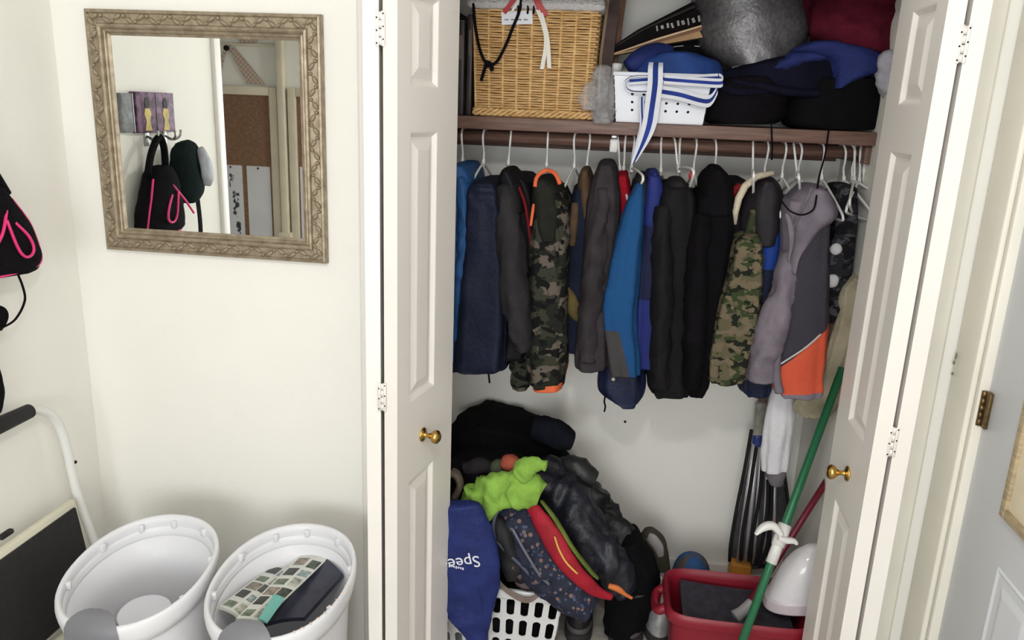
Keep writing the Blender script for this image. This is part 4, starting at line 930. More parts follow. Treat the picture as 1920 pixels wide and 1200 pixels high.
# crumpled clear plastic bag
m, b = base('clear_plastic_film', .18); b.inputs['Base Color'].default_value = S(214, 214, 216); b.inputs['Alpha'].default_value = .2; b.inputs['Specular IOR Level'].default_value = .8; bump(m, b, 30, .6, .02); M_FILM = m
cb = thing('clear_plastic_bag', 'crumpled clear plastic bag between the wicker and white baskets', 'bag', tuple(at(1130, 225, .36)))
scan('film', [(128, 1118, 1140), (150, 1112, 1142), (185, 1108, 1146), (205, 1112, 1148), (230, 1120, 1142)], .357, .02, M_FILM, cb, .010, (50, 50, 50), oct=3)
scan('film_end', [(160, 1098, 1112), (182, 1088, 1116), (205, 1094, 1114)], .356, .014, M_FILM, cb, .007, (60, 60, 60), oct=3)
# white basket with round holes
pw_ = thing('plastic_basket', 'small white plastic basket with round holes under the belt', 'basket', tuple(at(1230, 226, .5)))
pa, pb_ = at(1150, 226, .385), at(1312, 230, .385); zt = ZS+.135
def wallgrid(name, A, B, T, nx, nz, r, m, parent, th=.003, rows=None, stadium=0, skip=()):
    """wall A-B (bottom corners) up to the T offsets, with nx x nz holes"""
    A, B = Vector(A), Vector(B); TA, TB = Vector(T[0]), Vector(T[1]); Nn = (B-A).cross(TA-A).normalized()*th
    def P(u, w): return (A*(1-u)+B*u)*(1-w)+(TA*(1-u)+TB*u)*w
    Lx, Lz = (B-A).length, (TA-A).length; v, f = [], []; K = 16
    for i in range(nx):
        for j in range(nz):
            u0, u1, w0, w1 = i/nx, (i+1)/nx, j/nz, (j+1)/nz; uc, wc = (u0+u1)/2, (w0+w1)/2; hu, hw = (u1-u0)/2, (w1-w0)/2; k = len(v)
            solid = (i, j) in skip
            for s in (0, 1):
                for q in range(K):
                    a = 2*math.pi*q/K; c, sn = math.cos(a), math.sin(a); mx = max(abs(c), abs(sn))
                    v.append(P(uc+hu*c/mx, wc+hw*sn/mx)+Nn*s)
                for q in range(K):
                    a = 2*math.pi*q/K; c, sn = math.cos(a), math.sin(a)
                    v.append(P(uc+r*c/Lx, wc+(r*sn+math.copysign(stadium, sn))/Lz)+Nn*s)
            for q in range(K):
                q2 = (q+1) % K; o2 = 2*K
                f += [(k+q, k+q2, k+K+q2, k+K+q), (k+o2+q, k+o2+K+q, k+o2+K+q2, k+o2+q2), (k+K+q, k+K+q2, k+o2+K+q2, k+o2+K+q)]
                if solid: pass
            if solid:
                f += [tuple(k+K+q for q in range(K)), tuple(k+2*K+K+q for q in range(K))]
    return mk(name, v, f, m, parent, False)
M_PWH = mat('white_basket_plastic', S(224, 226, 234), .35, var=.02)
ax0, ax1, ay0, ay1 = -.082, .168, .388, .60; ex = .014
wallgrid('front_wall', (ax0, ay0, ZS+.002), (ax1, ay0, ZS+.002), ((ax0-ex, ay0-ex*.6, zt), (ax1+ex, ay0-ex*.6, zt)), 8, 6, .0038, M_PWH, pw_, .0025, skip=[(i, j) for i in range(8) for j in range(6) if j in (0, 4, 5) or i in (0, 7)])
wallgrid('side_wall', (ax1, ay0, ZS+.002), (ax1, ay1, ZS+.002), ((ax1+ex, ay0-ex*.6, zt), (ax1+ex, ay1, zt)), 6, 6, .0038, M_PWH, pw_, .0025)
wallgrid('side_wall', (ax0, ay1, ZS+.002), (ax0, ay0, ZS+.002), ((ax0-ex, ay1, zt), (ax0-ex, ay0-ex*.6, zt)), 6, 6, .0038, M_PWH, pw_, .0025)
box('back_wall', ax0, ax1, ay1-.003, ay1, ZS+.002, zt, M_PWH, pw_); box('basket_base', ax0, ax1, ay0, ay1, ZS, ZS+.004, M_PWH, pw_)
box('rim', ax0-ex-.004, ax1+ex+.004, ay0-ex*.6-.006, ay0-ex*.6+.004, zt-.006, zt+.006, M_PWH, pw_, .003); box('rim', ax0-ex-.004, ax0-ex+.005, ay0-.004, ay1, zt-.006, zt+.006, M_PWH, pw_, .003); box('rim', ax1+ex-.005, ax1+ex+.004, ay0-.004, ay1, zt-.006, zt+.006, M_PWH, pw_, .003)
M_CLRJ = mat('frosted_jar', S(196, 194, 192), .4, var=.06)
# blue pouch and the folded blue and white belt
bp = thing('blue_pouch', 'blue zip pouch lying in the small white basket', 'pouch', tuple(at(1270, 150, .46)))
MBP = nylon('mid_blue_nylon', S(34, 62, 122), .7)
scan('pouch_body', [(104, 1225, 1310), (116, 1196, 1346), (135, 1180, 1354), (155, 1178, 1352), (176, 1186, 1344)], .47, .09, MBP, bp, .005, (16, 16, 16), pw=2.6)
spine('pouch_flap', [(1176, 128, .42, 14, .02), (1200, 112, .43, 20, .03), (1235, 102, .45, 20, .03), (1262, 100, .46, 12, .02)], nylon('deep_blue_nylon', S(28, 40, 92), .7), bp, .004)
m, b = base('belt_webbing', .85); b.inputs['Base Color'].default_value = S(222, 224, 232); bump(m, b, 400, .3, .003); M_BELTW = m
M_BELTB = cloth('belt_blue_stripe', S(48, 66, 142))
bl = thing('striped_belt', 'white belt with blue stripe folded over the basket and shelf edge', 'belt', tuple(at(1220, 200, .37)))
def belt(P, w, W=None):
    """three bands side by side: white edge, blue stripe, white edge"""
    Wv = W if W is not None else Vector((0, 0, w))
    for o, k, mm, nm in ((-.68, .32, M_BELTW, 'white_edge'), (0, .36, M_BELTB, 'blue_stripe'), (.68, .32, M_BELTW, 'white_edge')):
        if isinstance(Wv, list): ribbon(nm, [Vector(p)+a*o for p, a in zip(P, Wv)], [a*k for a in Wv], mm, bl, .0014)
        else: ribbon(nm, [Vector(p)+Wv*o for p in P], Wv*k, mm, bl, .0014)
YBt = .355
U = Vector((0, 0, 1)); X1 = Vector((1, 0, 0))
belt([at(1180, 152, .368), at(1240, 148, .366), at(1300, 148, .366), at(1346, 146, .37)], .012, Vector((0, .005, .0115)))
belt([at(1348, 146, .374), at(1354, 150, .366), at(1350, 156, .358), at(1310, 154, .356), at(1245, 149, .356)], .012, Vector((0, .004, .0125)))
belt([at(1240, 144, .372), at(1195, 142, .372), at(1174, 150, .372), at(1174, 164, .370), at(1190, 172, .366), at(1240, 172, .364)], .011, Vector((0, .018, .003)))
belt([at(1240, 172, .356), at(1275, 178, .354), at(1310, 188, .354), at(1328, 190, .356), at(1338, 182, .362), at(1346, 166, .372)], .018, Vector((0, .006, .0165)))
belt([at(1230, 118, .372), at(1229, 130, .352), at(1228, 160, .346), at(1222, 205, .346), at(1217, 235, .346), at(1207, 265, .347), at(1188, 306, .350)], .02, [Vector((.020, 0, 0)), Vector((.021, 0, 0)), Vector((.021, 0, .001)), Vector((.021, 0, .002)), Vector((.021, 0, .003)), Vector((.018, 0, .006)), Vector((.008, 0, .006))])
belt([at(1203, 182, .366), at(1203, 205, .358), at(1204, 235, .353), at(1198, 262, .353), at(1190, 296, .354)], .01, Vector((.007, .004, .001)))
t = thing('black_pouch', 'soft black pouch wedged under the slanted poster', 'pouch', tuple(at(1280, 116, .58)))
scan('pouch_body', [(70, 1272, 1322), (86, 1236, 1334), (104, 1228, 1338), (124, 1232, 1334)], .62, .05, cloth('pouch_black', S(26, 24, 28)), t, .006, (16, 16, 16))
tube('pouch_zip', [at(1240, 92, .572), at(1280, 86, .57), at(1325, 88, .572)], .0022, M_METAL, t, n=10)
jp = at(1156, 128, .50); t = thing('small_jar', 'small pale jar standing behind the rim of the white basket', 'jar', tuple(jp))
lathe('jar_body', [(0, -.12), (.018, -.12), (.019, -.02), (.016, -.008), (0, -.008)], tuple(jp), (0, 0, 1), M_CLRJ, t); lathe('jar_lid', [(0, -.01), (.018, -.01), (.018, .012), (.016, .014), (0, .014)], tuple(jp), (0, 0, 1), M_WPL, t)
np_ = at(1172, 790, CB); t = tag(lathe('wall_nail', [(0, 0), (.0045, 0), (.0045, .002), (.0015, .003), (.0015, -.0)], (np_.x, CB-.003, np_.z), (0, -1, 0), M_DARK), 'small dark nail head in the closet back wall', 'nail')
# silver foil bag
m, b = base('silver_foil_cloth', .38, .35); n_, l_ = nt(m); l_.new(mix(m, noisefac(m, 70, .3, .7), S(84, 82, 85), S(112, 110, 112)), b.inputs['Base Color']); bump(m, b, 120, .35, .004); M_FOIL = m
sb = thing('silver_bag', 'large grey foil bag slumped on the closet shelf', 'bag', tuple(at(1400, 120, .55)))
scan('bag_body', [(-40, 1330, 1470), (-10, 1300, 1494), (30, 1312, 1507), (70, 1310, 1509), (100, 1322, 1496), (122, 1352, 1470), (132, 1376, 1440)], .56, .12, M_FOIL, sb, .008, (8, 8, 8), seg=40, oct=3)
tube('shiny_edge', [at(1372, 127, .455), at(1395, 123, .448), at(1430, 118, .45)], .0035, M_FOIL, sb, n=12)
# stacked dark bags and clothes on the right
DB = 'dark cloth things stacked on the shelf'
M_BC = cloth('black_canvas', S(24, 21, 25)); M_NC = cloth('midnight_canvas', S(28, 28, 46)); M_BLUEC = nylon('royal_blue_cloth', S(36, 45, 98), .8)
t = thing('black_cloth_bag', 'black canvas bag on the shelf next to the white basket', 'bag', tuple(at(1390, 236, .5)), DB)
bb2 = scan('bag_body', [(148, 1352, 1450), (165, 1325, 1478), (195, 1316, 1474), (220, 1312, 1466), (230, 1330, 1450)], .50, .12, M_BC, t, .007, (14, 14, 14), pw=2.6, oct=3); ribbon('bag_strap', [at(1345, 160, .40), at(1380, 172, .372), at(1430, 170, .372), at(1465, 160, .40)], Vector((0, .004, .008)), M_NC, bb2)
t = thing('black_duffel', 'black duffel lying at the end of the shelf under blue cloth', 'bag', tuple(at(1565, 240, .5)), DB)
scan('bag_body', [(150, 1500, 1640), (170, 1480, 1652), (200, 1470, 1652), (230, 1470, 1650), (240, 1490, 1640)], .50, .12, mat('black_duffel_cloth', S(11, 10, 12), .85, var=.15), t, .006, (12, 12, 12), pw=2.8, oct=3); tube('seam', [at(1548, 165, .375), at(1551, 200, .372), at(1548, 236, .38)], .002, M_NC, t)
t = thing('navy_clothes', 'folded midnight navy cloth stuffed above the black bags', 'cloth', tuple(at(1480, 160, .5)), DB)
scan('cloth_fold', [(112, 1430, 1560), (130, 1365, 1590), (150, 1345, 1600), (172, 1380, 1560)], .49, .10, M_NC, t, .009, (14, 14, 14), oct=3); spine('cloth_edge', [(1370, 152, .40, 7, .015), (1420, 160, .385, 8, .02), (1480, 172, .385, 8, .02), (1540, 175, .39, 6, .015)], M_NC, t, .004)
t = thing('blue_cloth', 'royal blue cloth draped over the black duffel', 'cloth', tuple(at(1570, 130, .45)), DB)
scan('cloth_drape', [(84, 1505, 1580), (98, 1488, 1640), (115, 1540, 1648), (135, 1548, 1646), (152, 1553, 1600), (166, 1554, 1570)], .44, .085, M_BLUEC, t, .007, (16, 16, 16), oct=3)
spine('cloth_fold', [(1445, 132, .42, 8, .02), (1475, 118, .41, 11, .03), (1510, 105, .41, 13, .03), (1560, 96, .42, 12, .03)], M_BLUEC, t, .007, oct=3)
t = thing('maroon_clothes', 'maroon fleece heaped on top of the blue cloth', 'cloth', tuple(at(1600, 90, .5)), DB)
scan('fleece_heap', [(-50, 1535, 1690), (-20, 1520, 1694), (20, 1514, 1690), (60, 1516, 1682), (88, 1545, 1672), (102, 1600, 1660)], .50, .11, cloth('maroon_fleece', S(84, 24, 38), .97, .3), t, .020, (10, 10, 10), seg=40, oct=3)
t = thing('white_cloth', 'pale crumpled cloth beside the black duffel', 'cloth', tuple(at(1655, 140, .42)), DB)
scan('cloth_fold', [(100, 1656, 1690), (120, 1646, 1694), (150, 1648, 1690), (182, 1660, 1686)], .37, .03, mat('pale_grey_cotton', S(176, 174, 184), .9, var=.1), t, .008, (24, 24, 24), oct=3)
for px in (1445, 1556):
    t = thing('cord', 'thin black cord hanging over the shelf edge' if px < 1500 else 'thin black cord falling onto the grey hood', 'cord', tuple(at(px, 235, .365)))
    if px < 1500: P = [at(1446, 228, .362), at(1447, 250, .360), at(1448, 275, .362), at(1447, 300, .37)]
    else: P = [at(1557, 232, .362), at(1553, 250, .355), at(1547, 290, .30), at(1535, 335, .22), at(1530, 375, .165), at(1524, 394, .158), at(1504, 403, .156), at(1482, 396, .158), at(1466, 378, .165)]
    tube('cord', P, .0024, M_BLK, t, 6, 40)
# ================================================================ closet floor
PG = 'clothes heaped in the closet'
M_LB = mat('white_laundry_plastic', S(226, 226, 228), .38, var=.02)
# laundry basket with slots
lb = thing('laundry_basket', 'white slotted laundry basket under the heap of clothes', 'basket', (-.33, .28, 0))
lx0, lx1, ly0, ly1, lz = -.55, -.140, .115, .44, .265; tp = .028
def wallL(A, B, TA, TB, nx): wallgrid('slotted_wall', A, B, (TA, TB), nx, 3, .0115, M_LB, lb, .003, stadium=.021)
b0 = [(lx0+tp, ly0+tp, .006), (lx1-tp, ly0+tp, .006), (lx1-tp, ly1-tp, .006), (lx0+tp, ly1-tp, .006)]; t0 = [(lx0, ly0, lz-.02), (lx1, ly0, lz-.02), (lx1, ly1, lz-.02), (lx0, ly1, lz-.02)]
for k in range(4):
    k2 = (k+1) % 4; wallL(b0[k], b0[k2], t0[k], t0[k2], 9 if k % 2 == 0 else 7)
box('basket_base', lx0+tp, lx1-tp, ly0+tp, ly1-tp, .0, .006, M_LB, lb)
for a in ((lx0-.012, lx1+.012, ly0-.012, ly0+.006), (lx0-.012, lx1+.012, ly1-.006, ly1+.012), (lx0-.012, lx0+.006, ly0+.006, ly1-.006), (lx1-.006, lx1+.012, ly0+.006, ly1-.006)): box('rim', a[0], a[1], a[2], a[3], lz-.026, lz+.006, M_LB, lb, .005)
# heap: dark clothes inside and behind the basket
def heap(name, label, cat='clothing'): return thing(name, label, cat, (0, 0, 0), PG)
t = heap('black_coat', 'big black coat crumpled on top of the heap', 'coat'); t.location = (-.40, .55, .3)
MH = mat('soft_black_cloth', S(13, 12, 14), .95, var=.15)
scan('coat_body', [(774, 892, 930), (783, 866, 975), (800, 846, 1022), (822, 838, 1050), (855, 836, 1060), (900, 836, 1085), (960, 838, 1110), (1040, 845, 1140), (1090, 850, 1150)], .56, .13, MH, t, .018, (9, 9, 9), seg=44, n=40, oct=3)
spine('coat_sleeve', [(1000, 800, .44, 20, .04), (1035, 810, .425, 24, .045), (1060, 822, .42, 20, .04), (1076, 828, .42, 13, .03)], mat('blue_black_cloth', S(20, 22, 30), .9, var=.15), t, .006, oct=3)
t = heap('dark_sweater', 'dark charcoal sweater bunched under the lime shirt', 'sweater'); t.location = (-.4, .3, .25)
scan('sweater_body', [(862, 850, 960), (880, 846, 1000), (920, 846, 1030), (980, 850, 1050), (1050, 870, 1060), (1100, 900, 1050)], .33, .10, mat('charcoal_knit', S(22, 20, 24), .95, var=.2), t, .010, (14, 14, 14), oct=3)
scan('sweater_bulk', [(1100, 850, 1050), (1130, 856, 1046), (1180, 866, 1040), (1240, 880, 1030)], .27, .11, MATS['charcoal_knit'], t, .006, (14, 14, 14))
spine('sweater_fold', [(870, 880, .24, 12, .02), (900, 872, .235, 14, .025), (925, 880, .235, 10, .02)], mat('dark_grey_ribbing', S(46, 42, 44), .95, var=.2), t, .004)
t = heap('brown_shoe_strap', 'brown leather strap end beside the folding door', 'strap'); t.location = tuple(at(856, 905, .16))
spine('strap_loop', [(846, 885, .17, 8, .02), (858, 892, .165, 8, .02), (862, 912, .16, 7, .02), (852, 935, .16, 7, .02)], mat('brown_leather', S(92, 80, 70), .6, var=.2), t, .003)
t = heap('orange_cap', 'small orange and olive cap behind the lime shirt', 'cap'); t.location = tuple(at(955, 870, .2))
blob('cap_crown', at(957, 868, .205), (.028, .03, .022), mat('rust_cloth', S(176, 92, 72), .9, var=.15), t, .004, seg=18); blob('cap_side', at(934, 876, .22), (.022, .03, .022), mat('olive_grey_cloth', S(84, 92, 74), .9, var=.15), t, .004, seg=18)
# dark jackets and trousers sliding to the right
t = heap('dark_trousers', 'shiny charcoal waterproof trousers sliding off the heap', 'trousers'); t.location = (-.05, .4, 0)
M_WP = mat('charcoal_waterproof', S(30, 32, 42), .5, var=.3, vs=16, bs=40, bstr=.5); M_WP2 = mat('black_waterproof', S(19, 18, 23), .55, var=.3, vs=16, bs=40, bstr=.5)
spine('trouser_leg', [(1010, 870, .40, 22, .05), (1055, 930, .33, 34, .06), (1100, 1000, .28, 36, .06), (1145, 1065, .25, 32, .05), (1172, 1112, .24, 16, .03)], M_WP, t, .017, (13, 13, 13), n=60, seg=48, oct=3)
spine('trouser_leg', [(1072, 895, .46, 18, .04), (1102, 945, .42, 35, .06), (1146, 1005, .38, 38, .06), (1182, 1062, .35, 36, .06), (1200, 1110, .33, 24, .05)], M_WP2, t, .019, (13, 13, 13), n=60, seg=48, oct=3)
spine('trouser_cuff', [(1050, 880, .44, 24, .03), (1085, 885, .42, 26, .035), (1115, 900, .42, 16, .03)], mat('dark_olive_waterproof', S(34, 36, 36), .5, var=.3, vs=20), t, .007, oct=3)
t = heap('black_sweatpants', 'black sweatpants slumped beside the silver shoe', 'trousers'); t.location = (.1, .3, 0)
scan('leg', [(1005, 1172, 1196), (1035, 1160, 1218), (1070, 1152, 1232), (1110, 1142, 1232), (1150, 1135, 1216), (1175, 1135, 1200)], .33, .07, mat('black_jersey', S(15, 14, 17), .93, var=.2), t, .009, (16, 16, 16), oct=3)
t = heap('red_jacket', 'red jacket edged in green with a yellow cord', 'jacket'); t.location = (-.15, .2, .2)
M_RJ = nylon('crimson_nylon', S(156, 30, 46), .6)
spine('red_panel', [(986, 936, .15, 8, .010), (1010, 968, .115, 16, .014), (1038, 1015, .085, 20, .016), (1072, 1066, .065, 18, .016), (1112, 1104, .075, 13, .014), (1148, 1120, .09, 7, .010)], M_RJ, t, .004, n=34)
spine('green_edge', [(1014, 938, .14, 3, .008), (1042, 975, .11, 4, .010), (1074, 1028, .085, 4, .010), (1107, 1070, .075, 3.5, .010), (1122, 1085, .08, 2, .008)], nylon('olive_green_nylon', S(96, 112, 46)), t, .001)
tube('yellow_cord', [at(1040, 1006, .066), at(1048, 1030, .058), at(1062, 1055, .048), at(1083, 1076, .046)], .0032, mat('yellow_cord_fibre', S(222, 168, 80), .6, var=.1), t, n=14)
spine('orange_pull', [(1140, 1098, .075, 5, .008), (1158, 1104, .075, 6, .008), (1172, 1114, .078, 3.5, .006), (1186, 1122, .08, 3, .005)], mat('orange_webbing', S(206, 112, 52), .6, var=.1), t, .001)
t = heap('floral_jacket', 'dark navy flower printed jacket hanging over the laundry basket', 'jacket'); t.location = (-.25, .12, .25)
M_FL = dotted('navy_flower_print', S(36, 40, 58), [S(126, 100, 92), S(72, 80, 108)], 40, .26)
spine('jacket_body', [(955, 950, .19, 20, .03), (978, 985, .15, 33, .04), (1006, 1040, .125, 38, .04), (1046, 1092, .105, 38, .04), (1084, 1126, .095, 30, .035), (1108, 1142, .095, 16, .03)], M_FL, t, .014, (15, 15, 15), n=60, seg=48, oct=3)
spine('dark_lining', [(925, 965, .15, 8, .02), (940, 1000, .125, 20, .03), (958, 1045, .115, 24, .03), (968, 1082, .115, 18, .025)], mat('black_lining', S(16, 14, 19), .7, var=.2), t, .006, oct=3)
tube('collar_edge', [at(945, 945, .13), at(928, 968, .11), at(926, 1000, .10), at(945, 1030, .092), at(975, 1058, .085), at(1000, 1085, .08)], .006, mat('slate_webbing', S(72, 78, 96), .6, var=.1), t, n=24)
tube('zip_edge', [at(960, 990, .10), at(985, 1035, .072), at(1010, 1075, .062), at(1030, 1096, .062)], .005, mat('grey_zip_tape', S(96, 98, 110), .5, var=.1), t, n=18)
t = heap('webbing_strap', 'grey brown webbing strap looped over the laundry basket rim', 'strap'); t.location = tuple(at(978, 1110, .1))
ribbon('strap_band', [at(936, 1092, .096), at(948, 1105, .090), at(975, 1122, .084), at(995, 1124, .084), at(1012, 1112, .088), at(1022, 1094, .096)], Vector((0, .003, .0085)), mat('grey_brown_webbing', S(116, 102, 94), .8, var=.15, vs=40), t, .002)
t = heap('brown_scarf', 'brown and grey scarf bunched inside the laundry basket', 'scarf'); t.location = tuple(at(985, 1070, .12))
spine('scarf_fold', [(940, 1040, .125, 12, .02), (962, 1052, .115, 14, .025), (972, 1075, .112, 13, .02), (990, 1094, .115, 12, .02), (1020, 1090, .115, 10, .02)], camo('brown_grey_pattern', (S(52, 44, 46), S(96, 84, 82), S(34, 30, 34)), 40), t, .006, oct=3)
# lime shirt
t = heap('lime_shirt', 'bright lime green shirt crumpled on the heap', 'shirt'); t.location = tuple(at(950, 930, .15))
M_LIME = mat('lime_jersey', S(134, 174, 76), .85, var=.12, vs=16, bs=90, bstr=.25)
spine('shirt_body', [(868, 942, .155, 6, .014), (890, 932, .145, 22, .026), (920, 922, .135, 28, .032), (955, 918, .13, 30, .036), (990, 916, .13, 30, .034), (1012, 920, .135, 24, .022), (1017, 922, .135, 18, .014)], M_LIME, t, .015, (16, 16, 16), n=60, seg=48, oct=3)
spine('shirt_sleeve', [(962, 908, .125, 14, .02), (980, 884, .12, 19, .024), (1000, 870, .12, 13, .018), (1026, 874, .125, 5, .010)], M_LIME, t, .008, (20, 20, 20), n=40, seg=36, oct=3)
spine('shirt_tail', [(928, 930, .112, 20, .018), (920, 950, .105, 17, .016), (916, 966, .105, 9, .012), (914, 978, .105, 3, .008)], M_LIME, t, .004, (24, 24, 24))
# blue sports bag with upside-down lettering
t = heap('blue_sports_bag', 'royal blue drawstring bag with white lettering hanging upside down', 'bag'); t.location = tuple(at(890, 1080, .05))
M_BB = nylon('cobalt_bag_nylon', S(36, 47, 102), .55, .2); YBB = .045
scan('bag_body', [(946, 828, 898), (962, 826, 908), (1000, 824, 922), (1050, 822, 934), (1095, 822, 938), (1125, 826, 926), (1155, 842, 918), (1185, 868, 914), (1212, 884, 912)], YBB, .026, M_BB, t, .007, (16, 16, 9), seg=56, n=50, oct=3)
tube('seam', [at(893, 1060, YBB-.027), at(898, 1100, YBB-.028), at(905, 1150, YBB-.024), at(905, 1190, YBB-.018)], .0018, M_BB, t, n=16)
M_LTR = mat('white_print', S(226, 228, 236), .6, var=.02)
def bag_text(s, size, px, py, slope, nm):
    o = at(px, py, YBB-.0335); R = Matrix.Rotation(math.pi/2, 4, 'X'); F180 = Matrix.Rotation(math.pi-slope, 4, 'Y')
    text_mesh(nm, s, size, Matrix.Translation(o) @ F180 @ R, M_LTR, t)
bag_text('Speedo', .052, 898, 1042, .24, 'printed_lettering')
for k in range(7):
    p = at(868-4.2*k, 1066-.9*k, YBB-.0335); box('small_print', p.x-.0022, p.x+.0022, p.y-.0005, p.y+.0005, p.z-.003-.002*(k % 3 == 0), p.z+.003, M_LTR, t)
# boots, shoes
def boot(cx, yc, w, h, label, mm, ms):
    t = thing('winter_boot', label, 'boot', (cx, yc, 0), 'black boots on the closet floor'); v = []
    wscan('boot_upper', [(cx, yc+.03, h), (cx, yc+.025, h*.7), (cx, yc+.005, h*.4), (cx, yc-.01, .05), (cx, yc-.015, .026)], [w*.8, w*.85, w*.95, w, w], [.05, .055, .075, .095, .095], (0, 1, 0), mm, t, .004, (30, 30, 30), flat=True)
    wscan('boot_sole', [(cx, yc-.015, .03), (cx, yc-.015, .001)], [w*1.06, w*1.08], [.102, .104], (0, 1, 0), ms, t, 0, n=4, pw=2.6, flat=True)
    wscan('boot_band', [(cx, yc-.012, .052), (cx, yc-.012, .036)], [w*1.03, w*1.04], [.098, .1], (0, 1, 0), mat('grey_boot_band', S(86, 80, 82), .6, var=.1), t, 0, n=4, pw=2.4, flat=True)
MBT = mat('black_boot_nylon', S(17, 15, 17), .7, var=.2, vs=30, bs=80, bstr=.4); MBS = mat('dark_boot_sole', S(46, 42, 43), .8, var=.1)
p = at(1083, 1196, .28); boot(p.x, .36, .045, .17, 'black winter boot right beside the laundry basket', MBT, MBS)
p = at(1172, 1196, .30); boot(p.x, .37, .058, .20, 'wider black winter boot beside the silver shoe', MBT, MBS)
p = at(1236, 1190, .36); t = thing('silver_shoe', 'silver grey shoe standing next to the red tub', 'shoe', (p.x, .42, 0))
M_SIL = mat('silver_shoe_fabric', S(170, 168, 170), .45, .2, .2, 40); cx = p.x
su = wscan('shoe_upper', [(cx, .47, .165), (cx-.002, .465, .14), (cx-.004, .44, .10), (cx-.006, .415, .06), (cx-.006, .41, .02)], [.025, .034, .042, .046, .046], [.03, .05, .08, .11, .115], (0, 1, 0), M_SIL, t, .003, (40, 40, 40), flat=True)
wscan('shoe_sole', [(cx-.006, .41, .022), (cx-.006, .41, .001)], [.050, .051], [.121, .122], (0, 1, 0), MBS, t, 0, n=4, pw=2.5, flat=True)
tube('shoe_lace', [(cx-.03, .345, .075), (cx, .325, .08), (cx+.03, .345, .078)], .003, M_WPL, su, n=10)
t = thing('olive_slipper', 'olive slipper standing on its heel against the closet wall', 'slipper', tuple(at(1228, 1070, .5)))
MSL2 = cloth('olive_felt', S(78, 74, 64))
scan('slipper_body', [(997, 1206, 1232), (1010, 1198, 1246), (1040, 1200, 1254), (1080, 1210, 1257), (1130, 1222, 1256), (1165, 1226, 1252)], .50, .034, MSL2, t, .003, (30, 30, 30))
spine('slipper_lining', [(1214, 1006, .472, 8, .006), (1224, 1012, .468, 10, .008), (1234, 1026, .468, 9, .008), (1238, 1044, .47, 6, .006)], mat('grey_fleece_lining', S(160, 156, 156), .95, var=.15), t, .003)
t = thing('baseball_cap', 'round blue and grey panelled cap behind the red tub', 'cap', tuple(at(1293, 1100, .58)))
c = at(1293, 1100, .58); MCB = cloth('denim_blue', S(62, 98, 150)); MCG = cloth('warm_grey_cotton', S(104, 98, 100)); c.z = 0
for k in range(8):
    v, f = [], []; n = 8
    for i in range(n+1):
        for j in range(7):
            ph = i/n*math.pi/2; th = (k+j/6)*math.pi/4+.2; r_ = .068*math.cos(ph)**.8
            v.append(Vector((c.x+r_*math.cos(th), c.y+r_*math.sin(th), .10+.085*math.sin(ph))) if i else Vector((c.x+.066*math.cos(th), c.y+.066*math.sin(th), .0)))
    for i in range(n):
        for j in range(6): q = i*7+j; f.append((q, q+1, q+8, q+7))
    mk('cap_panel', v, f, MCG if k % 3 == 1 else MCB, t)
blob('cap_button', (c.x, c.y, .186), (.008, .008, .005), MCG, t, seg=10)
# red tub
tb = thing('red_tub', 'deep red plastic tub with rolled rim under the mops', 'tub', (.38, .16, 0))
M_RED = mat('dark_red_plastic', S(134, 24, 42), .4, var=.05, vs=4)
tx, ty = .385, .165; TA, TB, TZ = .215, .135, .30
def tring(k, z, kb=None, dz=True):
    L = []
    for j in range(64):
        a = 2*math.pi*(j+.5)/64; x, y = sup(a, 5.5); dip = 0
        if dz and abs(y) < .75 and abs(x) > .8: dip = 0
        L.append(Vector((tx+TA*k*x, ty+TB*(kb or k)*y, z)))
    return L
v, f = ringmesh([tring(.80, .0), tring(.82, .003), tring(.90, .20), tring(.925, TZ-.02), tring(.96, TZ-.035), tring(1.0, TZ-.035), tring(1.012, TZ-.02), tring(1.0, TZ-.004), tring(.97, TZ), tring(.93, TZ-.006), tring(.905, TZ-.025), tring(.88, .20), tring(.79, .01)])
crease(mk('tub_shell', v, f, M_RED, tb), 60)
for s in (-1, 1):
    x = tx+s*TA*1.0
    tube('side_handle', [(x-s*.004, ty-.05, TZ-.03), (x+s*.016, ty-.046, TZ-.045), (x+s*.022, ty, TZ-.055), (x+s*.016, ty+.046, TZ-.045), (x-s*.004, ty+.05, TZ-.03)], .015, M_RED, tb, 10, 24)
t = tag(slab('floor_mat', [Vector((.225, .07, .235)), Vector((.55, .07, .225)), Vector((.55, .262, .255)), Vector((.225, .262, .26))], .02, mat('charcoal_mat', S(62, 60, 68), .9, var=.15, vs=40, bs=150, bstr=.4), curl=-.008), 'charcoal grey mat folded inside the red tub', 'mat')
# green mop pole with white clamp
gm = thing('green_mop', 'green mop pole with a white plastic clamp leaning on the wall', 'mop', tuple(at(1390, 1230, .0)))
M_GRN2 = mat('green_enamel', S(36, 106, 70), .35, var=.05); M_MAR = mat('maroon_enamel', S(116, 26, 46), .38, var=.06)
Pa, Pb = at(1378, 1240, -.06), at(1580, 690, .27); d = (Pb-Pa).normalized()
tube('mop_pole', [Pa-d*.12, Pb], .0118, M_GRN2, gm, 14)
def on(px, py):
    """point of the pole nearest the sight line"""
    r = (FWD+RIGHT*((px-960)/F_PX)+UP*((600-py)/F_PX)).normalized(); w0 = Pa-CAM; b_ = d.dot(r); s_ = (b_*r.dot(w0)-d.dot(w0))/(1-b_*b_); return Pa+d*s_
q0, q1 = on(1450, 1058), on(1479, 985)
cs = tube('clamp_sleeve', [q0, q1], .0155, M_WPL, gm, 16); tube('clamp_collar', [on(1462, 1025), on(1477, 985)], .0185, M_WPL, gm, 16)
sc = mpp(q1); e = on(1470, 1008)
k0 = [e+RIGHT*(x*sc)+UP*(y*sc)-FWD*.018 for x, y in ((-2, 4), (-18, 22), (-36, 20), (-52, 6))]
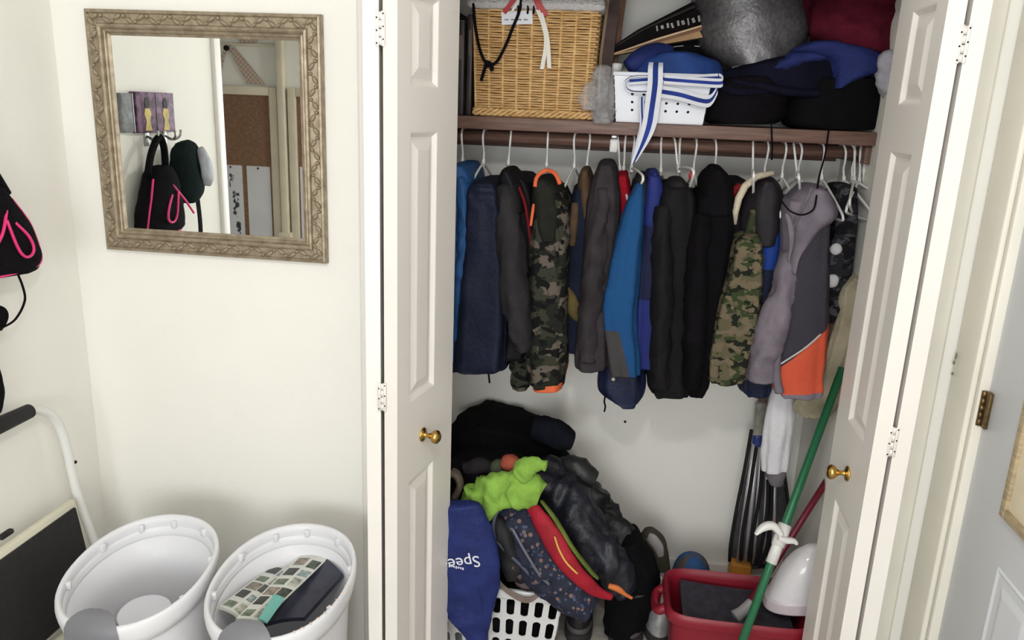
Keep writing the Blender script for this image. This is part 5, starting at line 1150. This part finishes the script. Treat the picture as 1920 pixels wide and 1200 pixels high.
wscan('clamp_lever', [tuple(p_) for p_ in k0], [.008, .012, .011, .004], [.012, .014, .014, .008], tuple(FWD), M_WPL, cs, 0)
k1 = [e+RIGHT*(x*sc)+UP*(y*sc)-FWD*.016 for x, y in ((-10, 2), (4, -4), (20, -6), (26, -12))]
wscan('clamp_tab', [tuple(p_) for p_ in k1], [.008, .010, .008, .005], [.012, .012, .01, .008], tuple(FWD), M_WPL, cs, 0)
# maroon mop with white plastic head
mm_ = thing('maroon_mop', 'maroon mop pole standing in the red tub', 'mop', tuple(at(1400, 1140, .17)))
Ra, Rb = at(1398, 1142, .15), at(1570, 870, .40); tube('mop_pole', [Ra, Rb+(Rb-Ra)*.3], .0105, M_MAR, mm_, 14)
wscan('mop_socket', [tuple(at(1410, 1126, .165)), tuple(at(1392, 1146, .145)), tuple(at(1376, 1158, .13))], [.012, .016, .02], [.012, .016, .02], (0, 1, 0), mat('grey_socket', S(150, 148, 150), .5, var=.05), mm_, 0)
sw = thing('dust_pan', 'glossy white plastic dust pan hood lying in the red tub', 'dust pan', tuple(at(1490, 1120, .17)))
M_GLW = mat('glossy_white_plastic', S(224, 222, 226), .12, var=.02)
scan('pan_hood', [(1026, 1508, 1545, .02), (1040, 1488, 1556, .04), (1062, 1468, 1560, .055), (1090, 1450, 1562, .06), (1114, 1437, 1564, .062)], .165, .06, M_GLW, sw, .0, n=30, pw=2.6)
scan('pan_lip', [(1112, 1433, 1566, .064), (1130, 1430, 1566, .066)], .165, .066, mat('pink_white_plastic', S(206, 194, 200), .3, var=.03), sw, 0, n=6, pw=2.6)
# folded umbrella bundle of poles at the back wall
ub = thing('folded_umbrella', 'folded bundle of silver poles and black straps with orange foot', 'umbrella', tuple(at(1395, 1080, .62)))
M_CHR = mat('silver_pole', S(196, 194, 196), .35, .35, .06, 20); M_CLR = mat('cloudy_plastic_sleeve', S(160, 156, 150), .3, var=.2, vs=30); M_BLR = mat('blue_ring', S(44, 62, 126), .4, var=.05)
YU = .63
scan('handle', [(715, 1424, 1442), (760, 1420, 1438)], YU, .012, mat('brown_handle', S(112, 88, 74), .6, var=.2), ub, 0, n=8)
scan('plastic_sleeve', [(756, 1416, 1438), (790, 1413, 1434), (816, 1410, 1432)], YU, .018, M_CLR, ub, .002)
scan('ring_band', [(815, 1410, 1432), (833, 1409, 1431)], YU, .02, M_BLR, ub, 0, n=6)
for a, b_ in (((1414, 832), (1383, 1056)), ((1421, 832), (1397, 1056)), ((1428, 832), (1413, 1056)), ((1440, 850), (1432, 1056)), ((1452, 880), (1450, 1050))):
    tube('silver_pole', [at(*a, YU-.01), at(*b_, YU-.015)], .0075, M_CHR, ub, 10)
scan('furled_cloth', [(834, 1409, 1434), (880, 1399, 1462), (950, 1386, 1474), (1010, 1374, 1468), (1060, 1370, 1440)], YU+.02, .02, mat('grey_canopy', S(70, 67, 70), .8, var=.2, vs=30), ub, .006, (60, 60, 4))
M_STR = mat('black_webbing', S(16, 15, 17), .75, var=.1)
for q in ([(1409, 806), (1396, 880), (1380, 960), (1370, 1020), (1368, 1052)], [(1418, 840), (1404, 930), (1392, 1000), (1388, 1050)], [(1430, 850), (1424, 930), (1410, 1010), (1405, 1050)], [(1440, 900), (1438, 960), (1428, 1020), (1416, 1056)], [(1448, 880), (1446, 960), (1440, 1020), (1424, 1062)], [(1466, 860), (1476, 930), (1478, 980), (1462, 1030), (1432, 1066)]):
    tube('black_strap', [at(px, py, YU-.026) for px, py in q], .0062, M_STR, ub, 8, 24)
pf0 = at(1388, 1050, YU); box('orange_foot', pf0.x-.036, pf0.x+.036, YU-.04, YU+.03, .0, pf0.z, mat('orange_foot_plastic', S(196, 132, 48), .5, var=.1), ub, .006)
